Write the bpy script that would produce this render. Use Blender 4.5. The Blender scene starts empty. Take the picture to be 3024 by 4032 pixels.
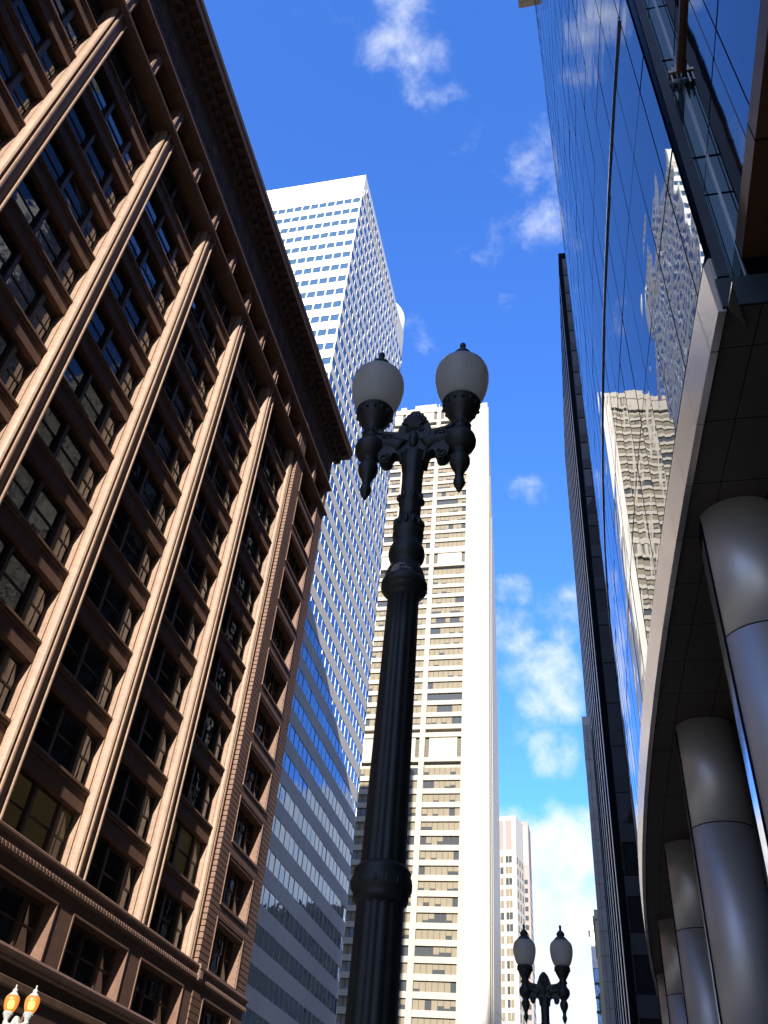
import bpy, math, random
from mathutils import Vector, Matrix
random.seed(7)
R = math.radians
scn = bpy.context.scene

# ------------------------------------------------------------------ camera
cam_d = bpy.data.cameras.new("camera")
cam = bpy.data.objects.new("camera", cam_d)
scn.collection.objects.link(cam)
PITCH, YAW, ROLL = R(40.45927), R(-15.66629), R(5.80621)
ca, sa, cb, sb = math.cos(PITCH), math.sin(PITCH), math.cos(YAW), math.sin(YAW)
fwd = Vector((sb * ca, cb * ca, sa))
rgt = Vector((cb, -sb, 0))
up = rgt.cross(fwd)
cr, sr = math.cos(ROLL), math.sin(ROLL)
r2 = cr * rgt + sr * up
u2 = -sr * rgt + cr * up
m = Matrix((r2, u2, -fwd)).transposed().to_4x4()
m.translation = Vector((0, 0, 1.6))
cam.matrix_world = m
cam_d.sensor_fit = 'VERTICAL'
cam_d.sensor_height = 24.0
cam_d.lens = 24.0 * 3391.59 / 4032.0
cam_d.clip_start = 0.05
cam_d.clip_end = 3000
scn.camera = cam

# ------------------------------------------------------------------ world / sun
SUN_EL, SUN_A = R(26.0), R(7.8)          # sun in the south, a little east of the street line
sun_from = Vector((math.sin(SUN_A) * math.cos(SUN_EL), -math.cos(SUN_A) * math.cos(SUN_EL), math.sin(SUN_EL)))
w = bpy.data.worlds.new("World")
scn.world = w
w.use_nodes = True
nt = w.node_tree
N, L = nt.nodes, nt.links
bg = N["Background"]
sky = N.new("ShaderNodeTexSky")
sky.sky_type = 'NISHITA'
sky.sun_disc = False
sky.sun_elevation = SUN_EL
sky.sun_rotation = R(180) - SUN_A
sky.air_density = 0.85
sky.dust_density = 0.25
sky.ozone_density = 6.0
SKY_STRENGTH = 0.084
tint = N.new("ShaderNodeMix"); tint.data_type = 'RGBA'; tint.blend_type = 'MULTIPLY'
tint.inputs[0].default_value = 1.0
tint.inputs[7].default_value = (1.12, 1.72, 2.56, 1)
L.new(sky.outputs[0], tint.inputs[6])
tc = N.new("ShaderNodeTexCoord")
# clouds: noise over the sky directions, gathered where the photograph has cloud
sep = N.new("ShaderNodeSeparateXYZ"); L.new(tc.outputs["Generated"], sep.inputs[0])
def wmath(op, a, b=None, c=None, clamp=False):
    n = N.new("ShaderNodeMath"); n.operation = op; n.use_clamp = clamp
    for i, v in enumerate((a, b, c)):
        if v is None: continue
        if isinstance(v, (int, float)): n.inputs[i].default_value = v
        else: L.new(v, n.inputs[i])
    return n.outputs[0]
def cloud_noise(scale, detail, off, dist=0.0):
    mp = N.new("ShaderNodeMapping"); mp.inputs["Location"].default_value = off
    L.new(tc.outputs["Generated"], mp.inputs[0])
    nz = N.new("ShaderNodeTexNoise"); nz.inputs["Scale"].default_value = scale
    nz.inputs["Detail"].default_value = detail; nz.inputs["Roughness"].default_value = 0.58
    nz.inputs["Distortion"].default_value = dist
    L.new(mp.outputs[0], nz.inputs[0])
    return nz.outputs[0]
n1 = cloud_noise(8.5, 7, (3.1, 1.7, 0.4), 0.2)
n2 = cloud_noise(24.0, 6, (1.3, 5.2, 2.0), 0.2)
nn = wmath('ADD', wmath('MULTIPLY', n1, 0.65), wmath('MULTIPLY', n2, 0.35))
# clusters of cloud seen in the photo (direction, angular size, amount)
def blob(az, el, size, amt):
    d = (math.sin(R(az)) * math.cos(R(el)), math.cos(R(az)) * math.cos(R(el)), math.sin(R(el)))
    dp = N.new("ShaderNodeVectorMath"); dp.operation = 'DOT_PRODUCT'
    L.new(tc.outputs["Generated"], dp.inputs[0]); dp.inputs[1].default_value = d
    c = math.cos(R(size))
    mr = N.new("ShaderNodeMapRange"); mr.interpolation_type = 'SMOOTHSTEP'
    L.new(dp.outputs["Value"], mr.inputs[0])
    mr.inputs[1].default_value = c; mr.inputs[2].default_value = 1.0
    mr.inputs[3].default_value = 0.0; mr.inputs[4].default_value = amt
    return mr.outputs[0]
cover = None
for b in ((-20.5, 69, 4.2, 0.27), (-16.5, 67.8, 3.8, 0.31), (-13.5, 66.2, 3.4, 0.31), (-11.0, 65, 3.4, 0.28), (-26.7, 71.5, 4.5, 0.24),
          (1.5, 60.8, 5.0, 0.22), (-3.0, 60.2, 6.0, 0.16), (-17.6, 61.5, 2.5, 0.16),
          (-3.1, 42.1, 2.2, 0.18), (-4.5, 35.6, 1.9, 0.34), (-4.6, 32.6, 3.0, 0.42), (-2.7, 29.6, 4.4, 0.48), (-0.9, 33.9, 3.0, 0.34), (-2.2, 25.4, 2.8, 0.42), (-5.1, 27.0, 2.8, 0.34)):
    o = blob(*b)
    cover = o if cover is None else wmath('MAXIMUM', cover, o)
low = N.new("ShaderNodeMapRange"); low.interpolation_type = 'SMOOTHSTEP'
L.new(sep.outputs[2], low.inputs[0])
low.inputs[1].default_value = math.sin(R(24.5)); low.inputs[2].default_value = math.sin(R(20))
low.inputs[3].default_value = 0.0; low.inputs[4].default_value = 0.80
north = N.new("ShaderNodeMapRange"); north.interpolation_type = 'SMOOTHSTEP'
L.new(sep.outputs[1], north.inputs[0]); north.inputs[1].default_value = 0.45; north.inputs[2].default_value = 0.85
cover = wmath('MAXIMUM', cover, wmath('MULTIPLY', low.outputs[0], north.outputs[0]))
dens = wmath('ADD', wmath('MULTIPLY', wmath('SUBTRACT', nn, 0.5), 2.5), wmath('ADD', wmath('MULTIPLY', cover, 1.4), 0.09))
mask = N.new("ShaderNodeMapRange"); mask.interpolation_type = 'SMOOTHSTEP'
L.new(dens, mask.inputs[0])
mask.inputs[1].default_value = 0.36; mask.inputs[2].default_value = 1.10
mask.inputs[3].default_value = 0.0; mask.inputs[4].default_value = 0.92
cloudcol = N.new("ShaderNodeMix"); cloudcol.data_type = 'RGBA'
L.new(n2, cloudcol.inputs[0])
cloudcol.inputs[6].default_value = (3.9, 4.6, 5.5, 1)
cloudcol.inputs[7].default_value = (6.2, 6.3, 6.5, 1)
mixc = N.new("ShaderNodeMix"); mixc.data_type = 'RGBA'
L.new(mask.outputs[0], mixc.inputs[0])
L.new(tint.outputs[2], mixc.inputs[6]); L.new(cloudcol.outputs[2], mixc.inputs[7])
# sky outside the view paled, added to make the ambient light less blue
vd = N.new("ShaderNodeVectorMath"); vd.operation = 'DOT_PRODUCT'
L.new(tc.outputs["Generated"], vd.inputs[0]); vd.inputs[1].default_value = (math.sin(R(-14)) * math.cos(R(48)), math.cos(R(-14)) * math.cos(R(48)), math.sin(R(48)))
vm = N.new("ShaderNodeMapRange"); vm.interpolation_type = 'SMOOTHSTEP'; L.new(vd.outputs["Value"], vm.inputs[0])
vm.inputs[1].default_value = 0.78; vm.inputs[2].default_value = 0.35; vm.inputs[3].default_value = 0.0; vm.inputs[4].default_value = 0.72
pale_fill = N.new("ShaderNodeMix"); pale_fill.data_type = 'RGBA'; L.new(vm.outputs[0], pale_fill.inputs[0])
L.new(mixc.outputs[2], pale_fill.inputs[6]); pale_fill.inputs[7].default_value = (2.3, 2.35, 2.5, 1)
L.new(pale_fill.outputs[2], bg.inputs[0])
bg.inputs[1].default_value = SKY_STRENGTH

sun_d = bpy.data.lights.new("sun", 'SUN')
sun_d.energy = 5.0
sun_d.angle = R(0.5)
sun_d.color = (1.0, 0.94, 0.85)
sun = bpy.data.objects.new("sun", sun_d)
scn.collection.objects.link(sun)
sun.rotation_euler = sun_from.to_track_quat('Z', 'Y').to_euler()
sun.location = (0, -60, 120)

scn.view_settings.view_transform = 'Standard'
scn.view_settings.look = 'None'
scn.view_settings.exposure = 1.3
scn.view_settings.gamma = 1.0
scn.view_settings.use_curve_mapping = False

# ------------------------------------------------------------------ helpers
class MB:
    """collects shapes into one mesh"""
    def __init__(s):
        s.v, s.f, s.m, s.sm = [], [], [], []
    def quad(s, a, b, c, d, mi=0):
        i = len(s.v); s.v += [a, b, c, d]; s.f.append((i, i + 1, i + 2, i + 3)); s.m.append(mi); s.sm.append(False)
    def box(s, x0, x1, y0, y1, z0, z1, mi=0):
        if x0 > x1: x0, x1 = x1, x0
        i = len(s.v)
        s.v += [(x0, y0, z0), (x1, y0, z0), (x1, y1, z0), (x0, y1, z0), (x0, y0, z1), (x1, y0, z1), (x1, y1, z1), (x0, y1, z1)]
        for f in ((0, 3, 2, 1), (4, 5, 6, 7), (0, 1, 5, 4), (1, 2, 6, 5), (2, 3, 7, 6), (3, 0, 4, 7)):
            s.f.append(tuple(i + k for k in f)); s.m.append(mi); s.sm.append(False)
    def prism_z(s, pts, z0, z1, mi=0, smooth=False):
        """closed plan outline (x,y), counter-clockwise, extruded up"""
        n = len(pts); i = len(s.v)
        s.v += [(x, y, z0) for x, y in pts] + [(x, y, z1) for x, y in pts]
        for k in range(n):
            j = (k + 1) % n
            s.f.append((i + k, i + j, i + n + j, i + n + k)); s.m.append(mi); s.sm.append(smooth)
        s.f.append(tuple(i + k for k in reversed(range(n)))); s.m.append(mi); s.sm.append(False)
        s.f.append(tuple(i + n + k for k in range(n))); s.m.append(mi); s.sm.append(False)
    def prism_y(s, pts, y0, y1, mi=0):
        """closed outline (x,z), extruded along y"""
        n = len(pts); i = len(s.v)
        s.v += [(x, y0, z) for x, z in pts] + [(x, y1, z) for x, z in pts]
        for k in range(n):
            j = (k + 1) % n
            s.f.append((i + k, i + j, i + n + j, i + n + k)); s.m.append(mi); s.sm.append(False)
        s.f.append(tuple(i + k for k in reversed(range(n)))); s.m.append(mi); s.sm.append(False)
        s.f.append(tuple(i + n + k for k in range(n))); s.m.append(mi); s.sm.append(False)
    def lathe(s, prof, cx=0, cy=0, seg=40, flutes=0, depth=0.0, mi=0, smooth=True):
        i = len(s.v); n = len(prof)
        for r, z in prof:
            for k in range(seg):
                a = 2 * math.pi * k / seg
                rr = r * (1 - depth * abs(math.cos(flutes * a / 2)) ** 3) if flutes else r
                s.v.append((cx + rr * math.cos(a), cy + rr * math.sin(a), z))
        for p in range(n - 1):
            for k in range(seg):
                j = (k + 1) % seg
                s.f.append((i + p * seg + k, i + p * seg + j, i + (p + 1) * seg + j, i + (p + 1) * seg + k)); s.m.append(mi); s.sm.append(smooth)
        s.f.append(tuple(i + k for k in reversed(range(seg)))); s.m.append(mi); s.sm.append(False)
        s.f.append(tuple(i + (n - 1) * seg + k for k in range(seg))); s.m.append(mi); s.sm.append(False)
    def tube(s, pts, rad, seg=8, mi=0):
        i = len(s.v); n = len(pts)
        for k, p in enumerate(pts):
            p = Vector(p)
            a = Vector(pts[max(k - 1, 0)]); b = Vector(pts[min(k + 1, n - 1)])
            t = (b - a).normalized()
            h = Vector((0, 1, 0)) if abs(t.y) < 0.9 else Vector((1, 0, 0))
            u = t.cross(h).normalized(); v = t.cross(u).normalized()
            rr = rad[k] if isinstance(rad, (list, tuple)) else rad
            for q in range(seg):
                ang = 2 * math.pi * q / seg
                s.v.append(tuple(p + rr * (math.cos(ang) * u + math.sin(ang) * v)))
        for k in range(n - 1):
            for q in range(seg):
                j = (q + 1) % seg
                s.f.append((i + k * seg + q, i + k * seg + j, i + (k + 1) * seg + j, i + (k + 1) * seg + q)); s.m.append(mi); s.sm.append(True)
        s.f.append(tuple(i + q for q in reversed(range(seg)))); s.m.append(mi); s.sm.append(False)
        s.f.append(tuple(i + (n - 1) * seg + q for q in range(seg))); s.m.append(mi); s.sm.append(False)
    def sweep(s, prof, path, mi=0):
        """profile (e,z) swept along plan lines given as functions e -> (x,y); open ends"""
        i = len(s.v); n = len(prof); k = len(path)
        for e, z in prof:
            for p in path:
                x, y = p(e); s.v.append((x, y, z))
        for a in range(n - 1):
            for b in range(k - 1):
                s.f.append((i + a * k + b, i + a * k + b + 1, i + (a + 1) * k + b + 1, i + (a + 1) * k + b)); s.m.append(mi); s.sm.append(False)
    def mesh(s, name, mats):
        me = bpy.data.meshes.new(name)
        me.from_pydata([tuple(v) for v in s.v], [], s.f)
        for mt in mats: me.materials.append(mt)
        me.polygons.foreach_set("material_index", s.m)
        me.polygons.foreach_set("use_smooth", s.sm)
        me.update()
        return me

def link(o, parent=None, loc=(0, 0, 0)):
    scn.collection.objects.link(o)
    if parent is not None: o.parent = parent
    o.location = loc
    return o
def part(name, mb, mats, parent=None, loc=(0, 0, 0), label=None):
    if not isinstance(mats, (list, tuple)): mats = [mats]
    o = link(bpy.data.objects.new(name, mb.mesh(name, mats)), parent, loc)
    if label: o["label"] = label
    return o
def copy_part(o, parent, loc):
    c = o.copy(); scn.collection.objects.link(c); c.parent = parent; c.location = loc
    for ch in [k for k in o.children]:
        d = ch.copy(); scn.collection.objects.link(d); d.parent = c
    return c
def thing(name, label, cat, loc=(0, 0, 0), rz=0.0, group=None):
    o = bpy.data.objects.new(name, None); scn.collection.objects.link(o)
    o.empty_display_size = 0.5
    o.location = loc; o.rotation_euler = (0, 0, rz)
    o["label"] = label; o["category"] = cat
    if group: o["group"] = group
    return o
def structure(name, mb, mats):
    o = part(name, mb, mats); o["kind"] = "structure"; return o

# ------------------------------------------------------------------ materials
def mat(name, col, rough=0.7, metal=0.0, var=0.12, nscale=3.0, bump=0.0, bscale=20.0, spec=0.4, courses=0.0, cdark=0.55,
        streak=0.0, joints=None, jdark=0.6, emit=None, emit_s=0.0, bdist=0.02, stretch=None):
    """surface with mottling, optional horizontal courses / joint lines and bump, all in world metres"""
    mt = bpy.data.materials.new(name); mt.use_nodes = True
    t = mt.node_tree; n, l = t.nodes, t.links
    b = n["Principled BSDF"]
    b.inputs["Roughness"].default_value = rough
    b.inputs["Metallic"].default_value = metal
    b.inputs["Specular IOR Level"].default_value = spec
    geo = n.new("ShaderNodeNewGeometry")
    pos = geo.outputs["Position"]
    mp = n.new("ShaderNodeMapping"); l.new(pos, mp.inputs[0])
    if stretch: mp.inputs["Scale"].default_value = stretch
    nz = n.new("ShaderNodeTexNoise"); nz.inputs["Scale"].default_value = nscale
    nz.inputs["Detail"].default_value = 6; nz.inputs["Roughness"].default_value = 0.6
    l.new(mp.outputs[0], nz.inputs[0])
    mr = n.new("ShaderNodeMapRange"); l.new(nz.outputs[0], mr.inputs[0])
    mr.inputs[1].default_value = 0.25; mr.inputs[2].default_value = 0.75
    mr.inputs[3].default_value = 1 - var; mr.inputs[4].default_value = 1 + var
    fac = mr.outputs[0]
    def mth(op, a, bb):
        x = n.new("ShaderNodeMath"); x.operation = op
        for i, v in enumerate((a, bb)):
            if isinstance(v, (int, float)): x.inputs[i].default_value = v
            else: l.new(v, x.inputs[i])
        return x.outputs[0]
    sp = n.new("ShaderNodeSeparateXYZ"); l.new(pos, sp.inputs[0])
    height = None
    if streak > 0:
        st = n.new("ShaderNodeTexNoise"); st.inputs["Scale"].default_value = 1.0; st.inputs["Detail"].default_value = 4
        m2 = n.new("ShaderNodeMapping"); m2.inputs["Scale"].default_value = (2.2, 2.2, 0.12); l.new(pos, m2.inputs[0]); l.new(m2.outputs[0], st.inputs[0])
        s2 = n.new("ShaderNodeMapRange"); l.new(st.outputs[0], s2.inputs[0])
        s2.inputs[1].default_value = 0.35; s2.inputs[2].default_value = 0.7; s2.inputs[3].default_value = 1.0; s2.inputs[4].default_value = 1 - streak
        fac = mth('MULTIPLY', fac, s2.outputs[0])
    if courses > 0:
        fr = mth('FRACT', mth('DIVIDE', sp.outputs[2], courses), 0)
        ln = mth('LESS_THAN', fr, 0.16)
        fac = mth('MULTIPLY', fac, mth('SUBTRACT', 1.0, mth('MULTIPLY', ln, 1 - cdark)))
        # single units differ a little
        wn = n.new("ShaderNodeTexWhiteNoise"); wn.noise_dimensions = '3D'
        sn = n.new("ShaderNodeVectorMath"); sn.operation = 'SNAP'; l.new(pos, sn.inputs[0]); sn.inputs[1].default_value = (courses * 2.6, courses * 2.6, courses)
        l.new(sn.outputs[0], wn.inputs[0])
        fac = mth('MULTIPLY', fac, mth('ADD', 0.91, mth('MULTIPLY', wn.outputs[0], 0.18)))
        height = mth('SUBTRACT', 1.0, ln)
    if joints:
        for ax, pitch, off, wd in joints:
            fr = mth('FRACT', mth('DIVIDE', mth('ADD', sp.outputs[ax], off), pitch), 0)
            ln = mth('LESS_THAN', fr, wd / pitch)
            fac = mth('MULTIPLY', fac, mth('SUBTRACT', 1.0, mth('MULTIPLY', ln, 1 - jdark)))
    mx = n.new("ShaderNodeMix"); mx.data_type = 'RGBA'; mx.blend_type = 'MULTIPLY'; mx.inputs[0].default_value = 1.0
    mx.inputs[6].default_value = (*col, 1)
    cc = n.new("ShaderNodeCombineColor"); 
    for i in range(3): l.new(fac, cc.inputs[i])
    l.new(cc.outputs[0], mx.inputs[7])
    l.new(mx.outputs[2], b.inputs["Base Color"])
    if bump > 0 or height is not None:
        bn = n.new("ShaderNodeTexNoise"); bn.inputs["Scale"].default_value = bscale; bn.inputs["Detail"].default_value = 4
        l.new(mp.outputs[0], bn.inputs[0])
        h = bn.outputs[0]
        if height is not None: h = mth('ADD', mth('MULTIPLY', h, 0.5), height)
        bp = n.new("ShaderNodeBump"); bp.inputs["Strength"].default_value = max(bump, 0.25); bp.inputs["Distance"].default_value = bdist
        l.new(h, bp.inputs["Height"]); l.new(bp.outputs[0], b.inputs["Normal"])
    if emit:
        b.inputs["Emission Color"].default_value = (*emit, 1); b.inputs["Emission Strength"].default_value = emit_s
    return mt

def glass_mat(name, tintc, metal=1.0, rough=0.02, wave=0.004, wscale=0.7, base2=None, var=0.0, cell=None, ior=None, body=(0.01, 0.014, 0.02)):
    """coated window glass: mirror-like, slightly wavy, each pane set a little differently"""
    mt = bpy.data.materials.new(name); mt.use_nodes = True
    t = mt.node_tree; n, l = t.nodes, t.links
    b = n["Principled BSDF"]
    b.inputs["Base Color"].default_value = (*tintc, 1)
    b.inputs["Metallic"].default_value = metal
    b.inputs["Roughness"].default_value = rough
    b.inputs["Specular IOR Level"].default_value = 0.6
    if ior:
        # coated glass: reflects little head-on and almost everything at a glancing angle
        fz = n.new("ShaderNodeFresnel"); fz.inputs["IOR"].default_value = ior
        df = n.new("ShaderNodeBsdfDiffuse"); df.inputs["Color"].default_value = (*body, 1)
        ms = n.new("ShaderNodeMixShader"); l.new(fz.outputs[0], ms.inputs[0]); l.new(df.outputs[0], ms.inputs[1]); l.new(b.outputs[0], ms.inputs[2])
        l.new(ms.outputs[0], n["Material Output"].inputs[0])
    geo = n.new("ShaderNodeNewGeometry")
    nz = n.new("ShaderNodeTexNoise"); nz.inputs["Scale"].default_value = wscale; nz.inputs["Detail"].default_value = 1.5
    nz.inputs["Distortion"].default_value = 0.3
    l.new(geo.outputs["Position"], nz.inputs[0])
    bp = n.new("ShaderNodeBump"); bp.inputs["Strength"].default_value = 1.0; bp.inputs["Distance"].default_value = wave
    l.new(nz.outputs[0], bp.inputs["Height"]); l.new(bp.outputs[0], b.inputs["Normal"])
    if cell:
        sn = n.new("ShaderNodeVectorMath"); sn.operation = 'SNAP'; l.new(geo.outputs["Position"], sn.inputs[0]); sn.inputs[1].default_value = cell
        wn = n.new("ShaderNodeTexWhiteNoise"); l.new(sn.outputs[0], wn.inputs[0])
        mx = n.new("ShaderNodeMix"); mx.data_type = 'RGBA'
        l.new(wn.outputs[0], mx.inputs[0]); mx.inputs[6].default_value = (*tintc, 1); mx.inputs[7].default_value = (*(base2 or tintc), 1)
        l.new(mx.outputs[2], b.inputs["Base Color"])
    return mt

M = {}
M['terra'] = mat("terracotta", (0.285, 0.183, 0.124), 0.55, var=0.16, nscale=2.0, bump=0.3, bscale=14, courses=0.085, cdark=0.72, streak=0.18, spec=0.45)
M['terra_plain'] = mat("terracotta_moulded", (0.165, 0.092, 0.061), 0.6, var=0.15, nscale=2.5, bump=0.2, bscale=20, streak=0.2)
M['terra_dark'] = mat("dark_terracotta", (0.085, 0.045, 0.03), 0.65, var=0.25, nscale=3.0, bump=0.4, bscale=9, streak=0.2)  # darker terracotta for the core, cornice and ground storey
M['brick'] = mat("brown_brick", (0.14, 0.073, 0.049), 0.75, var=0.2, nscale=3.0, bump=0.4, bscale=25, courses=0.075, cdark=0.6, streak=0.15)
M['wood'] = mat("dark_window_wood", (0.06, 0.04, 0.03), 0.5, var=0.2, nscale=5)
M['pane'] = glass_mat("old_window_glass", (0.012, 0.014, 0.016), metal=0.0, rough=0.03, wave=0.008, wscale=1.3)
M['pane'].node_tree.nodes["Principled BSDF"].inputs["IOR"].default_value = 1.85
M['oldblind'] = mat('faded_roller_blind', (0.10, 0.095, 0.08), 0.8, var=0.1)
M['pane_lit'] = mat("lit_office_ceiling", (0.03, 0.025, 0.018), 0.08, var=0.6, nscale=0.8, emit=(1.0, 0.72, 0.3), emit_s=0.007)
M['white'] = mat("white_enamel_panel", (0.74, 0.73, 0.70), 0.6, var=0.04, nscale=0.5, spec=0.15, streak=0.08, joints=((1, 1.40, 0.0, 0.03),), jdark=0.8)
M['whitem'] = mat("white_mullion_paint", (0.82, 0.82, 0.80), 0.35, var=0.03)
M['blueglass'] = glass_mat("blue_tower_glass", (0.62, 0.78, 0.98), wave=0.022, wscale=1.0, base2=(0.78, 0.88, 0.98), cell=(50, 1.4, 2.82), ior=2.8, body=(0.035, 0.085, 0.17))
M['vent'] = mat("tan_vent_panel", (0.50, 0.44, 0.34), 0.7, var=0.1)
M['concrete'] = mat("cream_concrete", (0.36, 0.325, 0.265), 0.7, var=0.06, nscale=0.4, streak=0.1)
M['concrete2'] = mat("cream_granite", (0.48, 0.455, 0.41), 0.6, var=0.05, nscale=0.5, streak=0.08, joints=((2, 3.2, 0, 0.05),), jdark=0.9)
M['blind'] = mat("cream_blind", (0.185, 0.155, 0.105), 0.75, var=0.08, nscale=0.7)
M['dglass'] = glass_mat("grey_office_glass", (0.055, 0.06, 0.065), metal=0.0, rough=0.06, wave=0.01)
M['louver'] = mat("dark_louver", (0.10, 0.085, 0.065), 0.6, var=0.2, nscale=2, joints=((2, 0.5, 0, 0.2),), jdark=0.4)
M['curtain'] = glass_mat("mirror_curtain_glass", (0.88, 0.91, 0.98), wave=0.0075, wscale=0.9, ior=3.4)
M['curtain2'] = glass_mat("tinted_return_glass", (0.55, 0.80, 0.95), wave=0.004, wscale=0.5, ior=3.4, body=(0.03, 0.07, 0.09))
M['curtain3'] = glass_mat("dark_recess_glass", (0.80, 0.86, 0.95), wave=0.006, wscale=0.5, ior=2.6)
M['joint'] = mat("black_gasket", (0.006, 0.008, 0.022), 0.7, var=0.1, spec=0.05)
M['bframe'] = mat("blue_black_frame", (0.045, 0.065, 0.085), 0.4, metal=0.3, var=0.1)
M['steel'] = mat("brushed_steel_fascia", (0.74, 0.63, 0.50), 0.26, metal=1.0, var=0.06, nscale=1.0, bump=0.03, bscale=60, bdist=0.003)
M['column'] = mat("bead_blasted_steel", (0.92, 0.91, 0.90), 0.45, metal=0.55, var=0.08, nscale=1.4, bump=0.06, bscale=90, bdist=0.004)
M['mirror'] = glass_mat("polished_steel_strip", (0.88, 0.91, 0.95), metal=0.7, wave=0.006, wscale=0.9, rough=0.08)
M['soffit'] = mat("dark_soffit_panel", (0.10, 0.088, 0.078), 0.5, metal=0.0, var=0.12, nscale=1.0)
M['bronze'] = mat("bronze_soffit", (0.15, 0.082, 0.04), 0.5, metal=0.3, var=0.25, nscale=1.2)
M['beige'] = mat("beige_roof_panel", (0.62, 0.54, 0.40), 0.6, var=0.06, joints=((0, 0.9, 0.2, 0.03), (1, 1.3, 0.3, 0.03)), jdark=0.5)
M['dsteel'] = mat("dark_steel_cladding", (0.007, 0.009, 0.013), 0.8, spec=0.0, metal=0.0, var=0.12, nscale=1)
M['fin'] = mat("stainless_fin", (0.62, 0.62, 0.62), 0.28, metal=1.0, var=0.08)
M['gpanel'] = mat("grey_spandrel_panel", (0.055, 0.06, 0.07), 0.6, var=0.08, spec=0.2)
M['bkglass'] = glass_mat("black_office_glass", (0.02, 0.022, 0.028), metal=0.0, rough=0.04, wave=0.006)
M['gstone'] = mat("grey_stone_cladding", (0.78, 0.79, 0.80), 0.7, var=0.22, nscale=0.6, joints=((2, 2.4, 0, 0.12), (1, 2.0, 0, 0.1)), jdark=0.7)
M['bstone'] = mat("pale_yellow_stone", (0.36, 0.31, 0.20), 0.7, var=0.08)
M['pink'] = mat("pink_granite", (0.25, 0.205, 0.185), 0.7, var=0.08)
M['iron'] = mat("dark_green_cast_iron", (0.022, 0.025, 0.025), 0.5, var=0.35, nscale=9, bump=0.25, bscale=45, bdist=0.004, spec=0.5)
M['iron_sunlit'] = mat("sunlit_pale_iron", (0.35, 0.35, 0.33), 0.6, var=0.3, nscale=9, bump=0.2, bscale=40, bdist=0.004)  # pale copy of the lamp iron: sunlight put into the colour
M['peel'] = mat("peeled_paint", (0.24, 0.22, 0.21), 0.8, var=0.3, nscale=20)
M['globe'] = mat("milky_globe_glass", (0.86, 0.87, 0.84), 0.08, var=0.12, nscale=5, spec=0.5, streak=0.15)
def through(mt, kind, col, fac, strength=0.0):
    """lets part of the light through a globe"""
    t = mt.node_tree; n, l = t.nodes, t.links
    a = n.new("ShaderNodeBsdfTranslucent" if kind == 'translucent' else "ShaderNodeBsdfTransparent"); a.inputs["Color"].default_value = (*col, 1)
    ms = n.new("ShaderNodeMixShader"); ms.inputs[0].default_value = fac
    l.new(n["Principled BSDF"].outputs[0], ms.inputs[1]); l.new(a.outputs[0], ms.inputs[2]); l.new(ms.outputs[0], n["Material Output"].inputs[0])
through(M['globe'], 'translucent', (0.98, 0.98, 0.96), 0.58)
M['globe_on'] = mat("lit_globe_glass", (0.30, 0.14, 0.05), 0.3, var=0.1, emit=(1.0, 0.36, 0.06), emit_s=0.38)
through(M['globe_on'], 'transparent', (1.0, 0.72, 0.38), 0.5)
M['bulb_on'] = mat("lit_lamp_bulb", (1, 0.9, 0.5), 0.3, var=0.0, emit=(1.0, 0.72, 0.22), emit_s=2.2)
M['asphalt'] = mat("asphalt", (0.055, 0.055, 0.055), 0.85, var=0.2, nscale=4)
M['pave'] = mat("pavement_concrete", (0.20, 0.195, 0.185), 0.85, var=0.12, nscale=2, joints=((0, 1.5, 0, 0.02), (1, 1.5, 0, 0.02)), jdark=0.6)
M['paint'] = mat("road_paint", (0.75, 0.74, 0.7), 0.7, var=0.1)
M['ground'] = mat("city_ground", (0.07, 0.07, 0.07), 0.9, var=0.15, nscale=0.3)
M['bark'] = mat("tree_bark", (0.10, 0.075, 0.055), 0.9, var=0.25, nscale=20)

# ------------------------------------------------------------------ ground, street
g = MB(); g.quad((-900, -700, -0.16), (900, -700, -0.16), (900, 1600, -0.16), (-900, 1600, -0.16)); structure("ground", g, M['ground'])
g = MB(); g.quad((-16.0, -200, -0.152), (-0.35, -200, -0.152), (-0.35, 420, -0.152), (-16.0, 420, -0.152)); structure("street", g, M['asphalt'])
g = MB(); g.box(-0.35, 40, -200, 66, -0.15, 0.0); structure("pavement", g, M['pave'])
g = MB(); g.box(-60, -16.0, -200, 58, -0.15, 0.0); structure("pavement", g, M['pave'])
g = MB()
for k in range(-10, 40): g.box(-8.3, -8.15, k * 6.0, k * 6.0 + 3.0, -0.148, -0.146)
structure("lane_markings", g, M['paint'])

# ------------------------------------------------------------------ brown terracotta building, left
YS0, PITCHB = 44.35, 6.35
mq = thing("terracotta_building", "brown terracotta office building with sunlit piers and a deep dark cornice", "building", (-20, 0, 0))
Y0, YN = -19.0, 52.4
core = MB(); core.box(-28, -1.0, Y0, YN - 0.35, 0.0, 56.2)
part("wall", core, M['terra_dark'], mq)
sill_z = lambda k: 15.25 + 3.37 * k
ys = lambda n: YS0 - PITCHB * n
# piers: moulded plan profile, sunlit on their south faces
prof = [(-1.0, 0.0), (-0.50, 0.0), (-0.54, 0.10), (-0.45, 0.10), (-0.44, -0.02), (-0.30, -0.02), (-0.20, 0.0), (-0.11, 0.05), (-0.06, 0.12),
        (-0.17, 0.13), (-0.20, 0.20), (-0.17, 0.27), (-0.02, 0.28), (0.0, 0.33), (0.0, 0.39), (-0.03, 0.43), (-0.13, 0.44),
        (-0.13, 0.83), (-0.02, 0.845), (0.0, 0.88), (0.0, 0.93), (-0.03, 0.96), (-0.2, 0.98), (-1.0, 0.98)]
pm = MB(); pm.prism_z([(e, y) for e, y in prof], 11.9, 48.2)
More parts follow.
